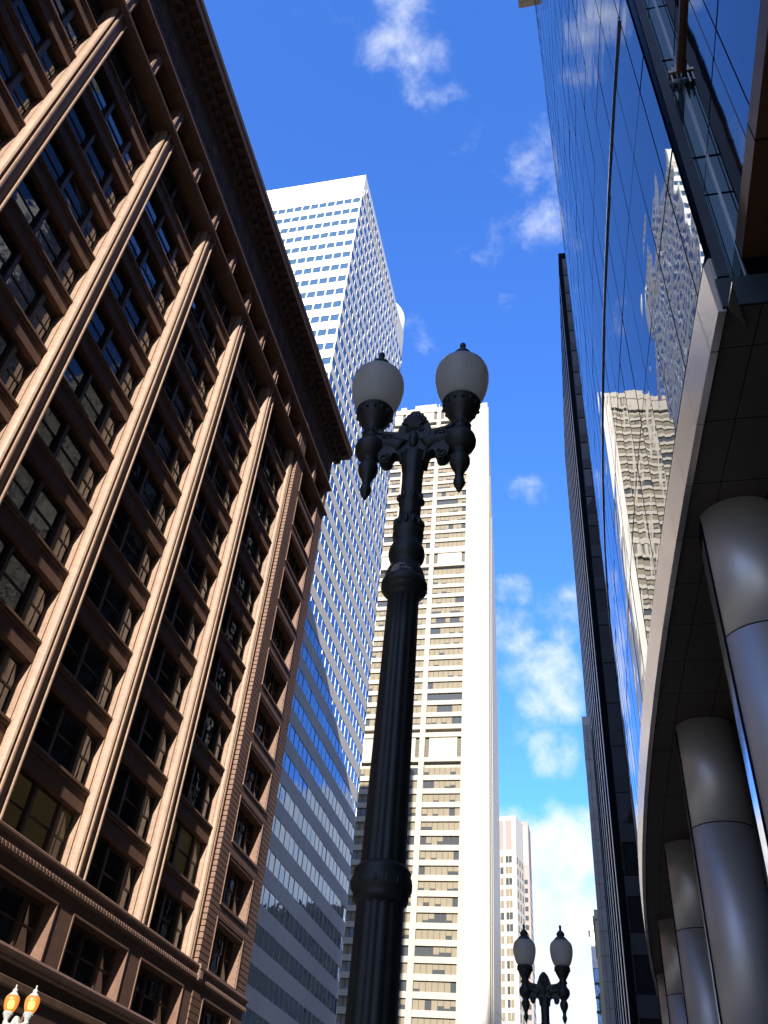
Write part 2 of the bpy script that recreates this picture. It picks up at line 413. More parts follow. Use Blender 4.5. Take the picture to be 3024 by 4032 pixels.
# ridge of small leaf ornament in the groove
for k in range(240):
    z = 11.95 + k * 0.151
    pm.box(-0.19, -0.125, 0.165, 0.245, z, z + 0.075)
pier0 = part("pier", pm, M['terra'], mq, (0, ys(1), 0))
for n in range(2, 10): copy_part(pier0, mq, (0, ys(n), 0))
# half pier against the corner block
hp = MB(); hp.prism_z([(e, y) for e, y in [(-1.0, 0.0), (-0.50, 0.0), (-0.50, 0.05), (-0.43, 0.05), (-0.42, -0.02), (-0.30, 0.02), (-0.22, 0.10), (-0.27, 0.14), (-0.28, 0.24),
        (-0.22, 0.27), (-0.20, 0.33), (-0.22, 0.40), (-0.29, 0.43), (-0.29, 0.8), (-1.0, 0.8)]], 11.9, 48.2)
part("corner_pier", hp, M['terra'], mq, (0, YS0, 0))
# spandrels with sills, windows
BW = PITCHB - 0.98
spm = MB(); spm.box(-1.0, -0.50, 0, BW, -0.95, -0.22)
sil = MB(); sil.box(-1.0, -0.44, 0, BW, -0.22, -0.10); sil.box(-1.0, -0.38, 0, BW, -0.10, 0.0)
sil.box(-1.0, -0.42, 0, BW, 0.0, 0.03)
def window_meshes(W, H, e_frame, e_glass, mull, nose):
    fr = MB()
    fr.box(e_glass - 0.05, e_frame, 0, 0.10, 0, H); fr.box(e_glass - 0.05, e_frame, W - 0.10, W, 0, H)
    fr.box(e_glass - 0.05, e_frame - 0.003, 0.1, W - 0.1, 0, 0.10); fr.box(e_glass - 0.05, e_frame - 0.003, 0.1, W - 0.1, H - 0.13, H)
    edges = [0.10]
    for c, wd in mull:
        fr.box(e_glass - 0.05, nose, c - wd / 2, c + wd / 2, 0.1, H - 0.13); edges += [c - wd / 2, c + wd / 2]
    edges.append(W - 0.10)
    gl = MB()
    for k in range(0, len(edges), 2):
        a, b = edges[k], edges[k + 1]
        fr.box(e_glass - 0.04, e_frame - 0.04, a, b, H * 0.50, H * 0.50 + 0.09)
        for z0, z1, de in ((0.1, H * 0.5, 0.0), (H * 0.5 + 0.09, H - 0.13, 0.03)):
            j = [random.uniform(-0.006, 0.006) for _ in range(3)]
            gl.quad((e_glass + de + j[0], a, z0), (e_glass + de + j[1], b, z0), (e_glass + de + j[1] + j[2], b, z1), (e_glass + de + j[0] + j[2], a, z1))
    return fr, gl
WH = 2.42
wproto = []
for v in range(3):
    fr, gl = window_meshes(BW, WH, -0.80, -0.88, ((BW * 0.40, 0.20), (BW * 0.77, 0.24)), -0.66)
    wproto.append((fr.mesh("window", [M['wood']]), gl.mesh("glass", [M['pane']]), gl.mesh("glass", [M['pane_lit']])))
sp_me, sil_me = spm.mesh("spandrel", [M['brick']]), sil.mesh("sill", [M['terra_plain']])
lit_windows = {(3, -1), (1, 0)}
blind_me = []
for hb_ in (0.55, 0.85, 1.05):
    b_ = MB(); b_.box(-0.862, -0.856, BW * 0.42 + 0.02, BW * 0.77 - 0.14, WH - 0.14 - hb_, WH - 0.14)
    blind_me.append(b_.mesh('blind', [M['oldblind']]))
rw_ = random.Random(11)
for n in range(1, 9):
    y = ys(n) + 0.98
    for k in range(-1, 10):
        if k >= 0:
            s = link(bpy.data.objects.new("spandrel", sp_me), mq, (0, y, sill_z(k)))
            link(bpy.data.objects.new("sill", sil_me), s)
        H = WH
        fr, gl, gl2 = wproto[(n * 3 + k * 5) % 3]
        wd = link(bpy.data.objects.new("window", fr), mq, (0, y, sill_z(k) + 0.0))
        link(bpy.data.objects.new("glass", gl2 if (n, k) in lit_windows else gl), wd)
        if rw_.random() < 0.22: link(bpy.data.objects.new("blind", rw_.choice(blind_me)), wd)
# corner block: rusticated courses with punched windows
cw_y0, cw_y1 = 46.45, 50.68
rw = MB()
C_H = 3.37 / 11
def course(mb, z0, z1, holes):
    mb.box(-1.0, 0.0, 45.0, YN, z0, z1) if not holes else None
    if holes:
        mb.box(-1.0, 0.0, 45.0, cw_y0, z0, z1); mb.box(-1.0, 0.0, cw_y1, YN, z0, z1)
z = 11.9; ci = 0
while z < 48.1:
    zz = z + C_H
    k = math.floor((z + 0.5 * C_H - sill_z(0)) / 3.37)
    rel = z + 0.5 * C_H - sill_z(k)
    hole = 0.02 < rel < 2.62
    course(rw, z, zz - 0.055, hole)
    if hole:
        rw.box(-1.0, -0.10, 45.06, cw_y0 - 0.003, zz - 0.055, zz); rw.box(-1.0, -0.10, cw_y1 + 0.003, YN - 0.06, zz - 0.055, zz)
    else:
        rw.box(-1.0, -0.10, 45.06, YN - 0.06, zz - 0.055, zz)
    z = zz
part("rusticated_wall", rw, M['terra_plain'], mq)
CWW = cw_y1 - cw_y0
fr, gl = window_meshes(CWW, 2.52, -0.56, -0.62, ((CWW * 0.36, 0.16), (CWW * 0.72, 0.16)), -0.50)
fr_me, gl_me = fr.mesh("window", [M['wood']]), gl.mesh("glass", [M['pane']])
sur = MB(); sur.box(-0.04, 0.035, -0.07, 0.0, 0.0, 2.57); sur.box(-0.04, 0.035, CWW, CWW + 0.07, 0.0, 2.57)
sur.box(-0.60, 0.06, -0.12, CWW + 0.12, -0.14, 0.0); sur.box(-0.04, 0.035, -0.07, CWW + 0.07, 2.57, 2.64)
su_me = sur.mesh("surround", [M['terra_plain']])
for k in range(-1, 10):
    wd = link(bpy.data.objects.new("window", fr_me), mq, (0, cw_y0, sill_z(k) + 0.08))
    link(bpy.data.objects.new("glass", gl_me), wd)
    link(bpy.data.objects.new("surround", su_me), wd)
# belts and cornice, returned round the far corner
def ring(prof, name, material, extra=None, yn=YN):
    mb = MB()
    mb.sweep(prof, [lambda e: (e, Y0), lambda e: (e, yn + e), lambda e: (-20, yn + e)])
    if extra: extra(mb)
    return part(name, mb, material, mq)
def dentils(z0, z1, e0, e1, pitch, wd):
    def f(mb):
        y = 0.0
        while y < YN + e1 - 0.1:
            mb.box(e0, e1, y, y + wd, z0, z1); y += pitch
    return f
ring([(-0.9, 11.1), (0.0, 11.1), (0.02, 11.18), (0.10, 11.22), (0.16, 11.34), (0.10, 11.42), (0.12, 11.62), (0.20, 11.72), (0.20, 11.80), (0.02, 11.92), (-0.95, 11.95)],
     "belt_course", M['terra_plain'], dentils(11.20, 11.36, 0.08, 0.185, 0.24, 0.15))
ring([(-0.5, 8.14), (0.10, 8.14), (0.16, 8.20), (0.18, 8.28), (0.26, 8.36), (0.28, 8.46), (0.22, 8.56), (-0.55, 8.58)], "belt_course", M['terra_plain'])
ring([(0.0, 7.45), (0.12, 7.5), (0.14, 7.7), (0.0, 7.78)], "belt_course", M['terra_plain'])
ring([(-0.98, 48.15), (0.03, 48.10), (0.05, 48.20), (0.24, 48.30), (0.27, 48.48), (0.14, 48.62), (-0.98, 48.66)], "belt_course", M['terra_plain'])
ring([(-0.98, 50.95), (0.04, 50.95), (0.06, 51.05), (0.22, 51.08), (0.33, 51.18), (0.33, 51.32), (0.16, 51.38), (0.18, 51.5), (0.04, 51.6), (0.04, 52.2)],
     "attic_moulding", M['terra_plain'])
def modillions(mb):
    y = 0.2
    while y < YN + 0.6:
        mb.box(0.05, 0.62, y, y + 0.26, 54.72, 55.16)
        mb.box(0.70, 1.22, y + 0.02, y + 0.36, 55.60, 55.83)
        y += 0.72
    y = 0.0
    k = 0
    while y < YN - 0.6:            # relief panels of the frieze
        mb.box(0.04, 0.09, y, y + 1.15, 52.6, 54.2); mb.box(0.09, 0.13, y + 0.25, y + 0.9, 52.9, 53.9)
        y += 1.5875
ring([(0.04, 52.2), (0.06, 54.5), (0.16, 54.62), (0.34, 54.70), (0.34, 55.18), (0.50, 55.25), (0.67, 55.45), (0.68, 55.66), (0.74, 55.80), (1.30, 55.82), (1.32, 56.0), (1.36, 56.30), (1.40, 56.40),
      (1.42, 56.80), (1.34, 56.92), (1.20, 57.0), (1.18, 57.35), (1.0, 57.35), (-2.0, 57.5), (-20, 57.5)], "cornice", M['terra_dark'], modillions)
# carved corner bosses that catch the sun
for (zz, hh, dd) in ((11.15, 0.75, 0.24), (48.2, 0.42, 0.2), (51.0, 0.55, 0.27)):
    bm_ = MB(); bm_.box(-0.1, dd, 44.93, 45.42, zz, zz + hh); bm_.box(-0.1, dd + 0.04, 44.90, 45.45, zz + hh * 0.7, zz + hh * 0.86)
    for j in range(4): bm_.box(dd, dd + 0.03, 45.0 + j * 0.1, 45.06 + j * 0.1, zz + 0.1, zz + hh * 0.62)
    part("corner_boss", bm_, M['terra_plain'], mq)
# attic storey
hb = PITCHB / 2
at = MB(); at.box(-1.0, 0.0, 0, 0.55, 48.66, 50.95); at.box(0.0, 0.035, 0.06, 0.12, 48.66, 50.95); at.box(0.0, 0.035, 0.42, 0.48, 48.66, 50.95)
pil_me = at.mesh("attic_pilaster", [M['terra_plain']])
at = MB()
y_at = []
for n in range(0, 17):
    yc = YS0 + 0.1 - hb * n
    link(bpy.data.objects.new("attic_pilaster", pil_me), mq, (0, yc, 0))
    y_at.append(yc)
for a_, b_ in ((45.0, 46.2), (48.78, 49.3), (51.88, YN)):
    at = MB(); at.box(-1.0, 0.012, a_, b_, 48.66, 50.95); part("attic_pilaster", at, M['terra_plain'], mq)
AW = hb - 0.55
fr, gl = window_meshes(AW, 2.29, -0.60, -0.66, ((AW * 0.5, 0.12),), -0.56)
fr_me, gl_me = fr.mesh("window", [M['wood']]), gl.mesh("glass", [M['pane']])
for yc in y_at[1:14] + [46.2, 49.3 - 0.0]:
    wd = link(bpy.data.objects.new("window", fr_me), mq, (0, yc + (0.55 if yc < 45 else 0.0) + 0.0, 48.66))
    link(bpy.data.objects.new("glass", gl_me), wd)
# mezzanine storey between the belts, and ground storey
mz = MB(); lo_y0, lo_y1 = 38.87, 43.79
for n in range(1, 10):
    a = lo_y0 - PITCHB * (n - 1)
    mz.box(-1.0, 0.0, a - (PITCHB - (lo_y1 - lo_y0)), a, 8.56, 10.58)
mz.box(-1.0, 0.0, lo_y1, 45.0, 8.56, 10.58)
mz.box(-1.0, 0.0, Y0, YN, 10.58, 11.12)
zz = 8.56
while zz < 10.5:
    mz.box(-1.0, 0.06, 45.0, 46.44, zz, zz + 0.27); mz.box(-1.0, 0.06, 50.55, YN, zz, zz + 0.27)
    mz.box(-1.0, 0.01, 45.03, 46.437, zz + 0.27, zz + 0.31); mz.box(-1.0, 0.01, 50.553, YN - 0.03, zz + 0.27, zz + 0.31); zz += 0.31
part("mezzanine_wall", mz, M['brick'], mq)
MW = lo_y1 - lo_y0
fr, gl = window_meshes(MW, 2.02, -0.50, -0.58, ((MW * 0.38, 0.16), (MW * 0.74, 0.18)), -0.42)
def add_surround(fr, W, H):
    for p in (0.035,):
        fr.box(-0.02, p, -0.09, -0.01, 0.0, H + 0.08); fr.box(-0.02, p, W + 0.01, W + 0.09, 0.0, H + 0.08); fr.box(-0.02, p + 0.004, -0.09, W + 0.09, H + 0.01, H + 0.09)
su = MB(); add_surround(su, MW, 2.02)
fr_me, gl_me, su_me2 = fr.mesh("window", [M['wood']]), gl.mesh("glass", [M['pane']]), su.mesh("surround", [M['terra_plain']])
for n in range(1, 8):
    wd = link(bpy.data.objects.new("window", fr_me), mq, (0, lo_y0 - PITCHB * (n - 1), 8.56))
    link(bpy.data.objects.new("glass", gl_me), wd); link(bpy.data.objects.new("surround", su_me2), wd)
CMW = 50.55 - 46.44
fr, gl = window_meshes(CMW, 2.02, -0.44, -0.52, ((CMW * 0.36, 0.16), (CMW * 0.72, 0.16)), -0.38)
su = MB(); add_surround(su, CMW, 2.02)
wd = link(bpy.data.objects.new("window", fr.mesh("window", [M['wood']])), mq, (0.06, 46.44, 8.56))
link(bpy.data.objects.new("glass", gl.mesh("glass", [M['pane']])), wd); link(bpy.data.objects.new("surround", su.mesh("surround", [M['terra_plain']])), wd)
gw = MB()
gw.box(-1.0, 0.0, Y0, YN, 6.9, 8.14)
for n in range(0, 10):
    a = ys(n) - 0.55; gw.box(-1.0, 0.05, a, a + 1.5, 0.0, 6.9)
gw.box(-1.0, 0.05, 50.9, YN, 0.0, 6.9)
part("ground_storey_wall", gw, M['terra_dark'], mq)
sw = MB(); sw.box(-0.9, -0.6, 0.0, PITCHB - 1.5, 0.6, 6.9)
for j in range(1, 4): sw.box(-0.6, -0.52, j * (PITCHB - 1.5) / 4 - 0.05, j * (PITCHB - 1.5) / 4 + 0.05, 0.6, 6.9, 1)
sw.box(-0.6, -0.5, 0, PITCHB - 1.5, 4.6, 4.85, 1)
shop = part("shop_window", sw, [M['pane'], M['wood']], mq, (0, ys(1) + 0.95, 0))
for n in range(2, 9): copy_part(shop, mq, (0, ys(n) + 0.95, 0))

# ------------------------------------------------------------------ white ribbon-window tower
wt = thing("white_tower", "white high-rise banded with blue ribbon windows, behind the brown cornice", "building", (-25.6, 62.04, 0))
HT = 125.0
def arc_pts(cx, cy, r, a0, a1, n): return [(cx + r * math.cos(R(a0 + (a1 - a0) * k / n)), cy + r * math.sin(R(a0 + (a1 - a0) * k / n))) for k in range(n + 1)]
ARC = arc_pts(-30.5 + 25.6, 91 - 62.04, 6.0, -35.3, 90, 14)
def outline(inset):
    i = inset; rr = 3.0                               # straight street face, rounded far corner
    arc = arc_pts(-rr, 95.2 - 62.04 - rr, rr - i, 0, 90, 10)
    return [(-46, 0 + i), (-i, 0 + i)] + arc + [(-46, arc[-1][1])]
cb_ = MB(); cb_.prism_z(outline(0.45), 0.0, 122.0)
part("core", cb_, M['dsteel'], wt)
top = MB(); top.prism_z(outline(0.0), 118.72, HT)
part("parapet", top, M['white'], wt)
cs = MB(); cs.prism_z(arc_pts(-30.7 + 25.6, 91.6 - 62.04, 5.05, 0, 360, 60)[:-1], 120.0, 129.6, 0, True)
part("roof_drum", cs, M['white'], wt)
mech = MB()
mech.box(-5.3, -0.2, -0.02, 0.02, 119.85, 121.6)
for j in range(3): mech.box(-1.55 - j * 1.28, -1.40 - j * 1.28, -0.04, 0.0, 119.85, 121.6, 1)
part("vent_panel", mech, [M['vent'], M['whitem']], wt)
mech = MB(); mech.box(-0.02, 0.02, 0.6, 0.6 + 18 * 1.38, 119.9, 121.6)
for j in range(19): mech.box(0.0, 0.04, 0.57 + j * 1.38, 0.63 + j * 1.38, 119.9, 121.6, 1)
part("vent_panel", mech, [M['vent'], M['whitem']], wt)
mech = MB(); mech.box(-0.02, 0.02, 1.6, 1.6 + 17 * 1.38, 122.2, 123.3)
for j in range(18): mech.box(0.0, 0.04, 1.52 + j * 1.38, 1.68 + j * 1.38, 122.2, 123.3, 1)
part("ribbon_window", mech, [M['blueglass'], M['whitem']], wt)
WHT, FP = 1.42, 2.82
def along(pl, d):
    acc = 0
    for a, b in zip(pl[:-1], pl[1:]):
        l_ = math.hypot(b[0] - a[0], b[1] - a[1])
        if d <= acc + l_:
            t = (d - acc) / l_
            return (a[0] + (b[0] - a[0]) * t, a[1] + (b[1] - a[1]) * t), ((b[0] - a[0]) / l_, (b[1] - a[1]) / l_)
        acc += l_
    return None, None
bandm = MB(); bandm.prism_z(outline(0.0), -(FP - WHT), 0.0)
band_me = bandm.mesh("spandrel_band", [M['white']])
ep = [(-0.035, 0.035)] + outline(0.035)[2:-1]
NS, NE = 36, 26
ribbons = []
for v in range(4):
    rb = MB()
    for j in range(NS):                                   # south face: separate square lights
        x1 = -0.22 - j * 1.28; x0 = x1 - 1.12
        a, b, c = (random.uniform(-0.012, 0.012) for _ in range(3))
        rb.quad((x0, 0.07 + a, 0.0), (x1, 0.07 + b, 0.0), (x1, 0.07 + b + c, WHT), (x0, 0.07 + a + c, WHT), 0)
        rb.box(x1, x1 + 0.16, 0.004, 0.4, 0.0, WHT, 1)
    rb.box(-46.0, -0.23, 0.0, 0.4, 1.28, WHT + 0.002, 1)
    d = 0.0; tot = sum(math.hypot(b[0] - a[0], b[1] - a[1]) for a, b in zip(ep[:-1], ep[1:]))
    while d + 1.4 < tot:
        p, t = along(ep, d + 0.03); q, t2 = along(ep, d + 1.37)
        a, b, c = (random.uniform(-0.014, 0.014) for _ in range(3))
        nx, ny = t[1], -t[0]
        rb.quad((p[0] + nx * a, p[1] + ny * a, 0), (q[0] + nx * b, q[1] + ny * b, 0), (q[0] + nx * (b + c), q[1] + ny * (b + c), WHT), (p[0] + nx * (a + c), p[1] + ny * (a + c), WHT), 0)
        p2, t3 = along(ep, d + 1.4)
        n3 = (t3[1], -t3[0])
        cx_, cy_ = p2[0] + n3[0] * 0.0, p2[1] + n3[1] * 0.0
        ux, uy = t3[0] * 0.017, t3[1] * 0.017
        vx, vy = n3[0] * 0.030, n3[1] * 0.030
        rb.prism_z([(cx_ - ux + vx, cy_ - uy + vy), (cx_ + ux + vx, cy_ + uy + vy), (cx_ + ux - vx, cy_ + uy - vy), (cx_ - ux - vx, cy_ - uy - vy)], 0.0, WHT, 1)
        d += 1.4
    ribbons.append(rb.mesh("ribbon_window", [M['blueglass'], M['whitem']]))
for k in range(42):
    zt = 118.7 - FP * k
    link(bpy.data.objects.new("ribbon_window", ribbons[k % 4]), wt, (0, 0, zt - WHT))
    link(bpy.data.objects.new("spandrel_band", band_me), wt, (0, 0, zt - WHT - 0.004))

# ------------------------------------------------------------------ cream concrete tower
KC = 0.84
YC = 218 * KC
ct = thing("concrete_tower", "tall cream tower with stacked window bands and a broad blank end pier", "building", (-25.4 * KC, YC, 0))
S = lambda x: (x + 25.4) * KC            # x measured on the facade plane -> local
Zc = lambda z: 1.6 + (z - 1.6) * KC
body = MB(); body.box(S(-112), S(-31.6), 0.9, 30, 0, Zc(246.0))
part("core", body, M['concrete'], ct)
# end wall: curved north edge as in the sloping profile
ew = MB()
zs = [0, 30, 60, 94, 133, 160, 186, 210, 228, 244.5]
yn = [30.0, 29.6, 29.2, 28.6, 27.0, 24.0, 19.0, 12.5, 7.0, 2.5]
pts = [(0.0 - 0.6, 0.0)]
i0 = len(ew.v)
for z_, y_ in zip(zs, yn):
    for (x_, yy) in ((0.0, -0.6), (0.0, y_ * KC), (S(-31.0), y_ * KC), (S(-31.0), -0.6)): ew.v.append((x_, yy, Zc(z_) if z_ else 0.0))
for r_ in range(len(zs) - 1):
    for c_ in range(4):
        a = i0 + r_ * 4 + c_; b = i0 + r_ * 4 + (c_ + 1) % 4
        ew.f.append((a, b, b + 4, a + 4)); ew.m.append(0); ew.sm.append(False)
ew.f.append(tuple(i0 + (len(zs) - 1) * 4 + k for k in range(4))); ew.m.append(0); ew.sm.append(False)
part("end_wall", ew, M['concrete2'], ct)
fm = MB()
for k, yy in enumerate((0.2, 1.6)):
    zt_ = Zc((243, 226, 205, 190)[k])
    fm.box(0.0, 0.30, yy * KC, (yy + 1.1) * KC, 0, zt_)
part("fin", fm, M['concrete'], ct)
for yy, zt_ in ((3.4, 228), (7.0, 214), (11.0, 198)):
    fm = MB(); fm.box(0.0, 0.06, yy * KC, (yy + 1.1) * KC, 0, Zc(zt_)); part("groove_strip", fm, M['vent'], ct)
piers_x = [(-32.6, -31.0), (-44.2, -42.75), (-56.2, -54.8), (-68.2, -66.8), (-80.2, -78.8), (-92.2, -90.8)]
for a, b in piers_x:
    pb = MB(); pb.box(S(a), S(b), -0.35, 0.9, 0, Zc(244.0)); part("pier", pb, M['concrete'], ct)
bays = [(-42.75, -32.6), (-54.8, -44.2), (-66.8, -56.2), (-78.8, -68.2), (-90.8, -80.2)]
def mech_floor(z0, z1, roof=False):
    mb = MB()
    for a, b in bays:
        mb.box(S(a), S(b), 0.5, 0.9, Zc(z0), Zc(z1), 1)
        mb.box(S(a) + 1.0, S(b) - 1.0, 0.0, 0.5, Zc(z0), Zc(z1) - 0.25, 0)
        mb.box(S(a), S(b), -0.05, 0.9, Zc(z1), Zc(z1) + 1.1, 0); mb.box(S(a), S(b), -0.05, 0.9, Zc(z0) - 1.0, Zc(z0), 0)
    part("mechanical_floor", mb, [M['concrete'], M['louver']], ct)
mech_floor(170.7, 175.0); mech_floor(104.3, 110.3); mech_floor(238.7, 243.2)
roof = MB()
roof.box(S(-110), S(-31.2), 0.0, 20, Zc(244.1), Zc(245.6)); roof.box(S(-53), S(-44.7), 0.3, 6, Zc(245.6), Zc(247.8)); roof.box(S(-58.5), S(-56.3), 0.3, 5, Zc(245.6), Zc(247.4))
roof.box(S(-44.0), S(-43.7), 1.0, 1.2, Zc(245.6), Zc(248.6)); roof.box(S(-49.5), S(-49.35), 2.0, 2.15, Zc(247.8), Zc(250.5))
part("roof_plant", roof, M['concrete'], ct)
def band_strip():
    rb = MB(); H = 2.25 * KC
    rb.quad((S(-90.8), 0.42, 0), (S(-32.6), 0.42, 0), (S(-32.6), 0.42, H), (S(-90.8), 0.42, H), 0)
    for a, b in bays:
        wpn = (S(b) - S(a)) / 7
        state = random.random() < 0.85
        for j in range(7):
            x0 = S(a) + j * wpn; x1 = x0 + wpn
            if random.random() < 0.45: state = random.random() < 0.80
            drop = H if (state and random.random() < 0.6) else (H * random.choice((0.55, 0.7, 0.75)) if state else 0.0)
            rb.quad((x0, 0.40, 0), (x1, 0.40, 0), (x1, 0.40, H), (x0, 0.40, H), 0)
            if drop > 0: rb.quad((x0 + 0.04, 0.37, H - drop), (x1 - 0.04, 0.37, H - drop), (x1 - 0.04, 0.37, H), (x0 + 0.04, 0.37, H), 1)
            rb.box(x0 - 0.035, x0 + 0.035, 0.28, 0.4, 0, H, 2)
    return rb.mesh("window_band", [M['dglass'], M['blind'], M['gpanel']])
sb_ = MB()
sb_.box(S(-90.8), S(-32.6), 0.0, 0.85, -1.42 * KC, -0.10 * KC); sb_.box(S(-90.8), S(-32.6), 0.10, 0.85, -0.10 * KC, 0.0)
sb_me = sb_.mesh("spandrel", [M['concrete']])
fl = []
z = 236.0 - 2.25
fl = []
for zz in [205.7 + 3.72 * k for k in range(8, -62, -1)]:
    zb = zz - 2.25
    if zb < 8: break
    if any(a - 1.6 < zz and zb < b + 1.4 for a, b in ((170.7, 175.0), (104.3, 110.3), (238.7, 250))): continue
    fl.append(zb)
for zb in fl:
    link(bpy.data.objects.new("window_band", band_strip()), ct, (0, 0, Zc(zb)))
    link(bpy.data.objects.new("spandrel", sb_me), ct, (0, 0, Zc(zb)))

# ------------------------------------------------------------------ mirror glass tower, right
RC, YCC, X0C = 170.0, 19.25, 1.144
def gx(y, z): return X0C + RC - math.sqrt(RC * RC - (y - YCC) ** 2) - 0.008 * (z - 9.0)
YE = 5.72
gt = thing("glass_tower", "blue mirror glass tower on round steel columns, curving over the pavement", "building", (2.2, 30, 0))
def LG(x, y, z): return (x - 2.2, y - 30, z)
rows = [9.98, 12.35, 15.22, 18.12, 20.97, 23.84, 26.7, 29.55, 32.7, 36.9]
zq = 36.9
while zq < 84: zq += 2.87; rows.append(zq)
rows[-1] = 84.0
cols = [YE, 6.24] + [6.24 + 1.046 * k for k in range(1, 54)]
cwm = MB()
for r_ in range(len(rows) - 1):
    z0, z1 = rows[r_], rows[r_ + 1]
    gz = 0.02 if r_ not in (7, 8) else 0.05
    for c_ in range(len(cols) - 1):
        y0, y1 = cols[c_], cols[c_ + 1]
        a, b, c = random.uniform(-.0024, .0024), random.uniform(-.0024, .0024), random.uniform(-.003, .003)
        gy = 0.009
        cwm.quad(LG(gx(y0 + gy, z0) + a, y0 + gy, z0 + gz / 2), LG(gx(y0 + gy, z1) + a + c, y0 + gy, z1 - gz / 2),
                 LG(gx(y1 - gy, z1) + b + c, y1 - gy, z1 - gz / 2), LG(gx(y1 - gy, z0) + b, y1 - gy, z0 + gz / 2), 0)
part("curtain_wall", cwm, M['curtain'], gt)
bk = MB()
for c_ in range(len(cols) - 1):
    y0, y1 = cols[c_], cols[c_ + 1]
    bk.quad(LG(gx(y0, 9.0) + 0.03, y0, 9.0), LG(gx(y0, 84) + 0.03, y0, 84), LG(gx(y1, 84) + 0.03, y1, 84), LG(gx(y1, 9.0) + 0.03, y1, 9.0))
def skew_box(mb, y0, y1, z0, z1, out, mi=0):
    i = len(mb.v)
    for z in (z0, z1):
        mb.v += [LG(gx(y0, z) - out, y0, z), LG(gx(y1, z) - out, y1, z), LG(gx(y1, z) + 0.025, y1, z), LG(gx(y0, z) + 0.025, y0, z)]
    for f in ((0, 3, 2, 1), (4, 5, 6, 7), (0, 1, 5, 4), (1, 2, 6, 5), (2, 3, 7, 6), (3, 0, 4, 7)): mb.f.append(tuple(i + k for k in f)); mb.m.append(mi); mb.sm.append(False)
for y in cols[1:]: skew_box(bk, y - 0.006, y + 0.006, rows[0], 84.0, 0.003)
for r_, z in enumerate(rows[1:-1]):
    h_ = 0.012 if r_ not in (6, 7, 8) else 0.026
    for c_ in range(len(cols) - 1): skew_box(bk, cols[c_], cols[c_ + 1], z - h_, z + h_, 0.003)
part("gasket_grid", bk, M['joint'], gt)
cb2 = MB(); cb2.box(5.0 - 2.2 + 2.4, 26, -65, 32, 0.0, 84.0); cb2.box(0.45, 26, -65, -24.6, 10.2, 84.0)
part("core", cb2, M['soffit'], gt)
# projecting ledge on the third joint
ld = MB()
for c_ in range(1, len(cols) - 1):
    y0, y1 = cols[c_], cols[c_ + 1]
    for (ea, eb, za, zb, mi) in ((0.0, 0.018, 18.135, 18.19, 1), (0.0, 0.030, 18.03, 18.132, 0)):
        p = [LG(gx(y0, za) - eb, y0, za), LG(gx(y1, za) - eb, y1, za), LG(gx(y1, za) + 0.02, y1, za), LG(gx(y0, za) + 0.02, y0, za)]
        i = len(ld.v); ld.v += p + [(q[0], q[1], zb) for q in p]
        for f in ((0, 3, 2, 1), (4, 5, 6, 7), (0, 1, 5, 4), (1, 2, 6, 5), (2, 3, 7, 6), (3, 0, 4, 7)): ld.f.append(tuple(i + q for q in f)); ld.m.append(mi); ld.sm.append(False)
part("ledge", ld, [M['fin'], M['joint']], gt)
# fascia band with panel seams
fa = MB()
for c_ in range(len(cols) - 1):
    y0, y1 = cols[c_] + 0.006, cols[c_ + 1] - 0.006
    o = -0.03
    def P_(y, d, z): return LG(gx(y, 9.0) + d, y, z)
    i = len(fa.v)
    fa.v += [P_(y0, o, 9.0), P_(y1, o, 9.0), P_(y1, o - 0.02, 9.78), P_(y0, o - 0.02, 9.78), P_(y1, 0.02, 9.93), P_(y0, 0.02, 9.93), P_(y0, 0.05, 9.0), P_(y1, 0.05, 9.0), P_(y0, 0.05, 9.93), P_(y1, 0.05, 9.93)]
    for f in ((0, 3, 2, 1), (3, 5, 4, 2), (0, 1, 7, 6), (6, 7, 9, 8), (5, 8, 9, 4), (0, 6, 8, 5, 3), (1, 2, 4, 9, 7)): fa.f.append(tuple(i + k for k in f)); fa.m.append(0); fa.sm.append(False)
part("fascia", fa, M['steel'], gt)
gr = MB()
for c_ in range(len(cols) - 1):
    y0, y1 = cols[c_], cols[c_ + 1]
    gr.quad(LG(gx(y0, 9) - 0.036, y0, 9.80), LG(gx(y0, 9) - 0.005, y0, 9.97), LG(gx(y1, 9) - 0.005, y1, 9.97), LG(gx(y1, 9) - 0.036, y1, 9.80))
part("fascia_groove", gr, M['joint'], gt)
# soffit panels
so = MB(); xs_ = [0.34, 1.0, 1.9, 2.8, 3.7]
for c_ in range(len(cols) - 1):
    y0, y1 = cols[c_], cols[c_ + 1]
    for a, b in zip([0.07, 0.40, 0.98, 1.75, 2.6], [0.39, 0.97, 1.74, 2.59, 4.6]):
        so.quad(LG(gx(y0, 9) + a, y0 + 0.006, 9.04), LG(gx(y1, 9) + a, y1 - 0.006, 9.04), LG(gx(y1, 9) + b, y1 - 0.006, 9.04), LG(gx(y0, 9) + b, y0 + 0.006, 9.04))
part("soffit", so, M['soffit'], gt)
sob = MB(); sob.box(-0.9, 3.0, -24.2, 31, 9.07, 9.5); 
sb2 = MB()
for c_ in range(len(cols) - 1):
    y0, y1 = cols[c_], cols[c_ + 1]
    sb2.quad(LG(gx(y0, 9) + 0.04, y0, 9.07), LG(gx(y1, 9) + 0.04, y1, 9.07), LG(gx(y1, 9) + 4.6, y1, 9.07), LG(gx(y0, 9) + 4.6, y0, 9.07))
part("soffit_backing", sb2, M['joint'], gt)
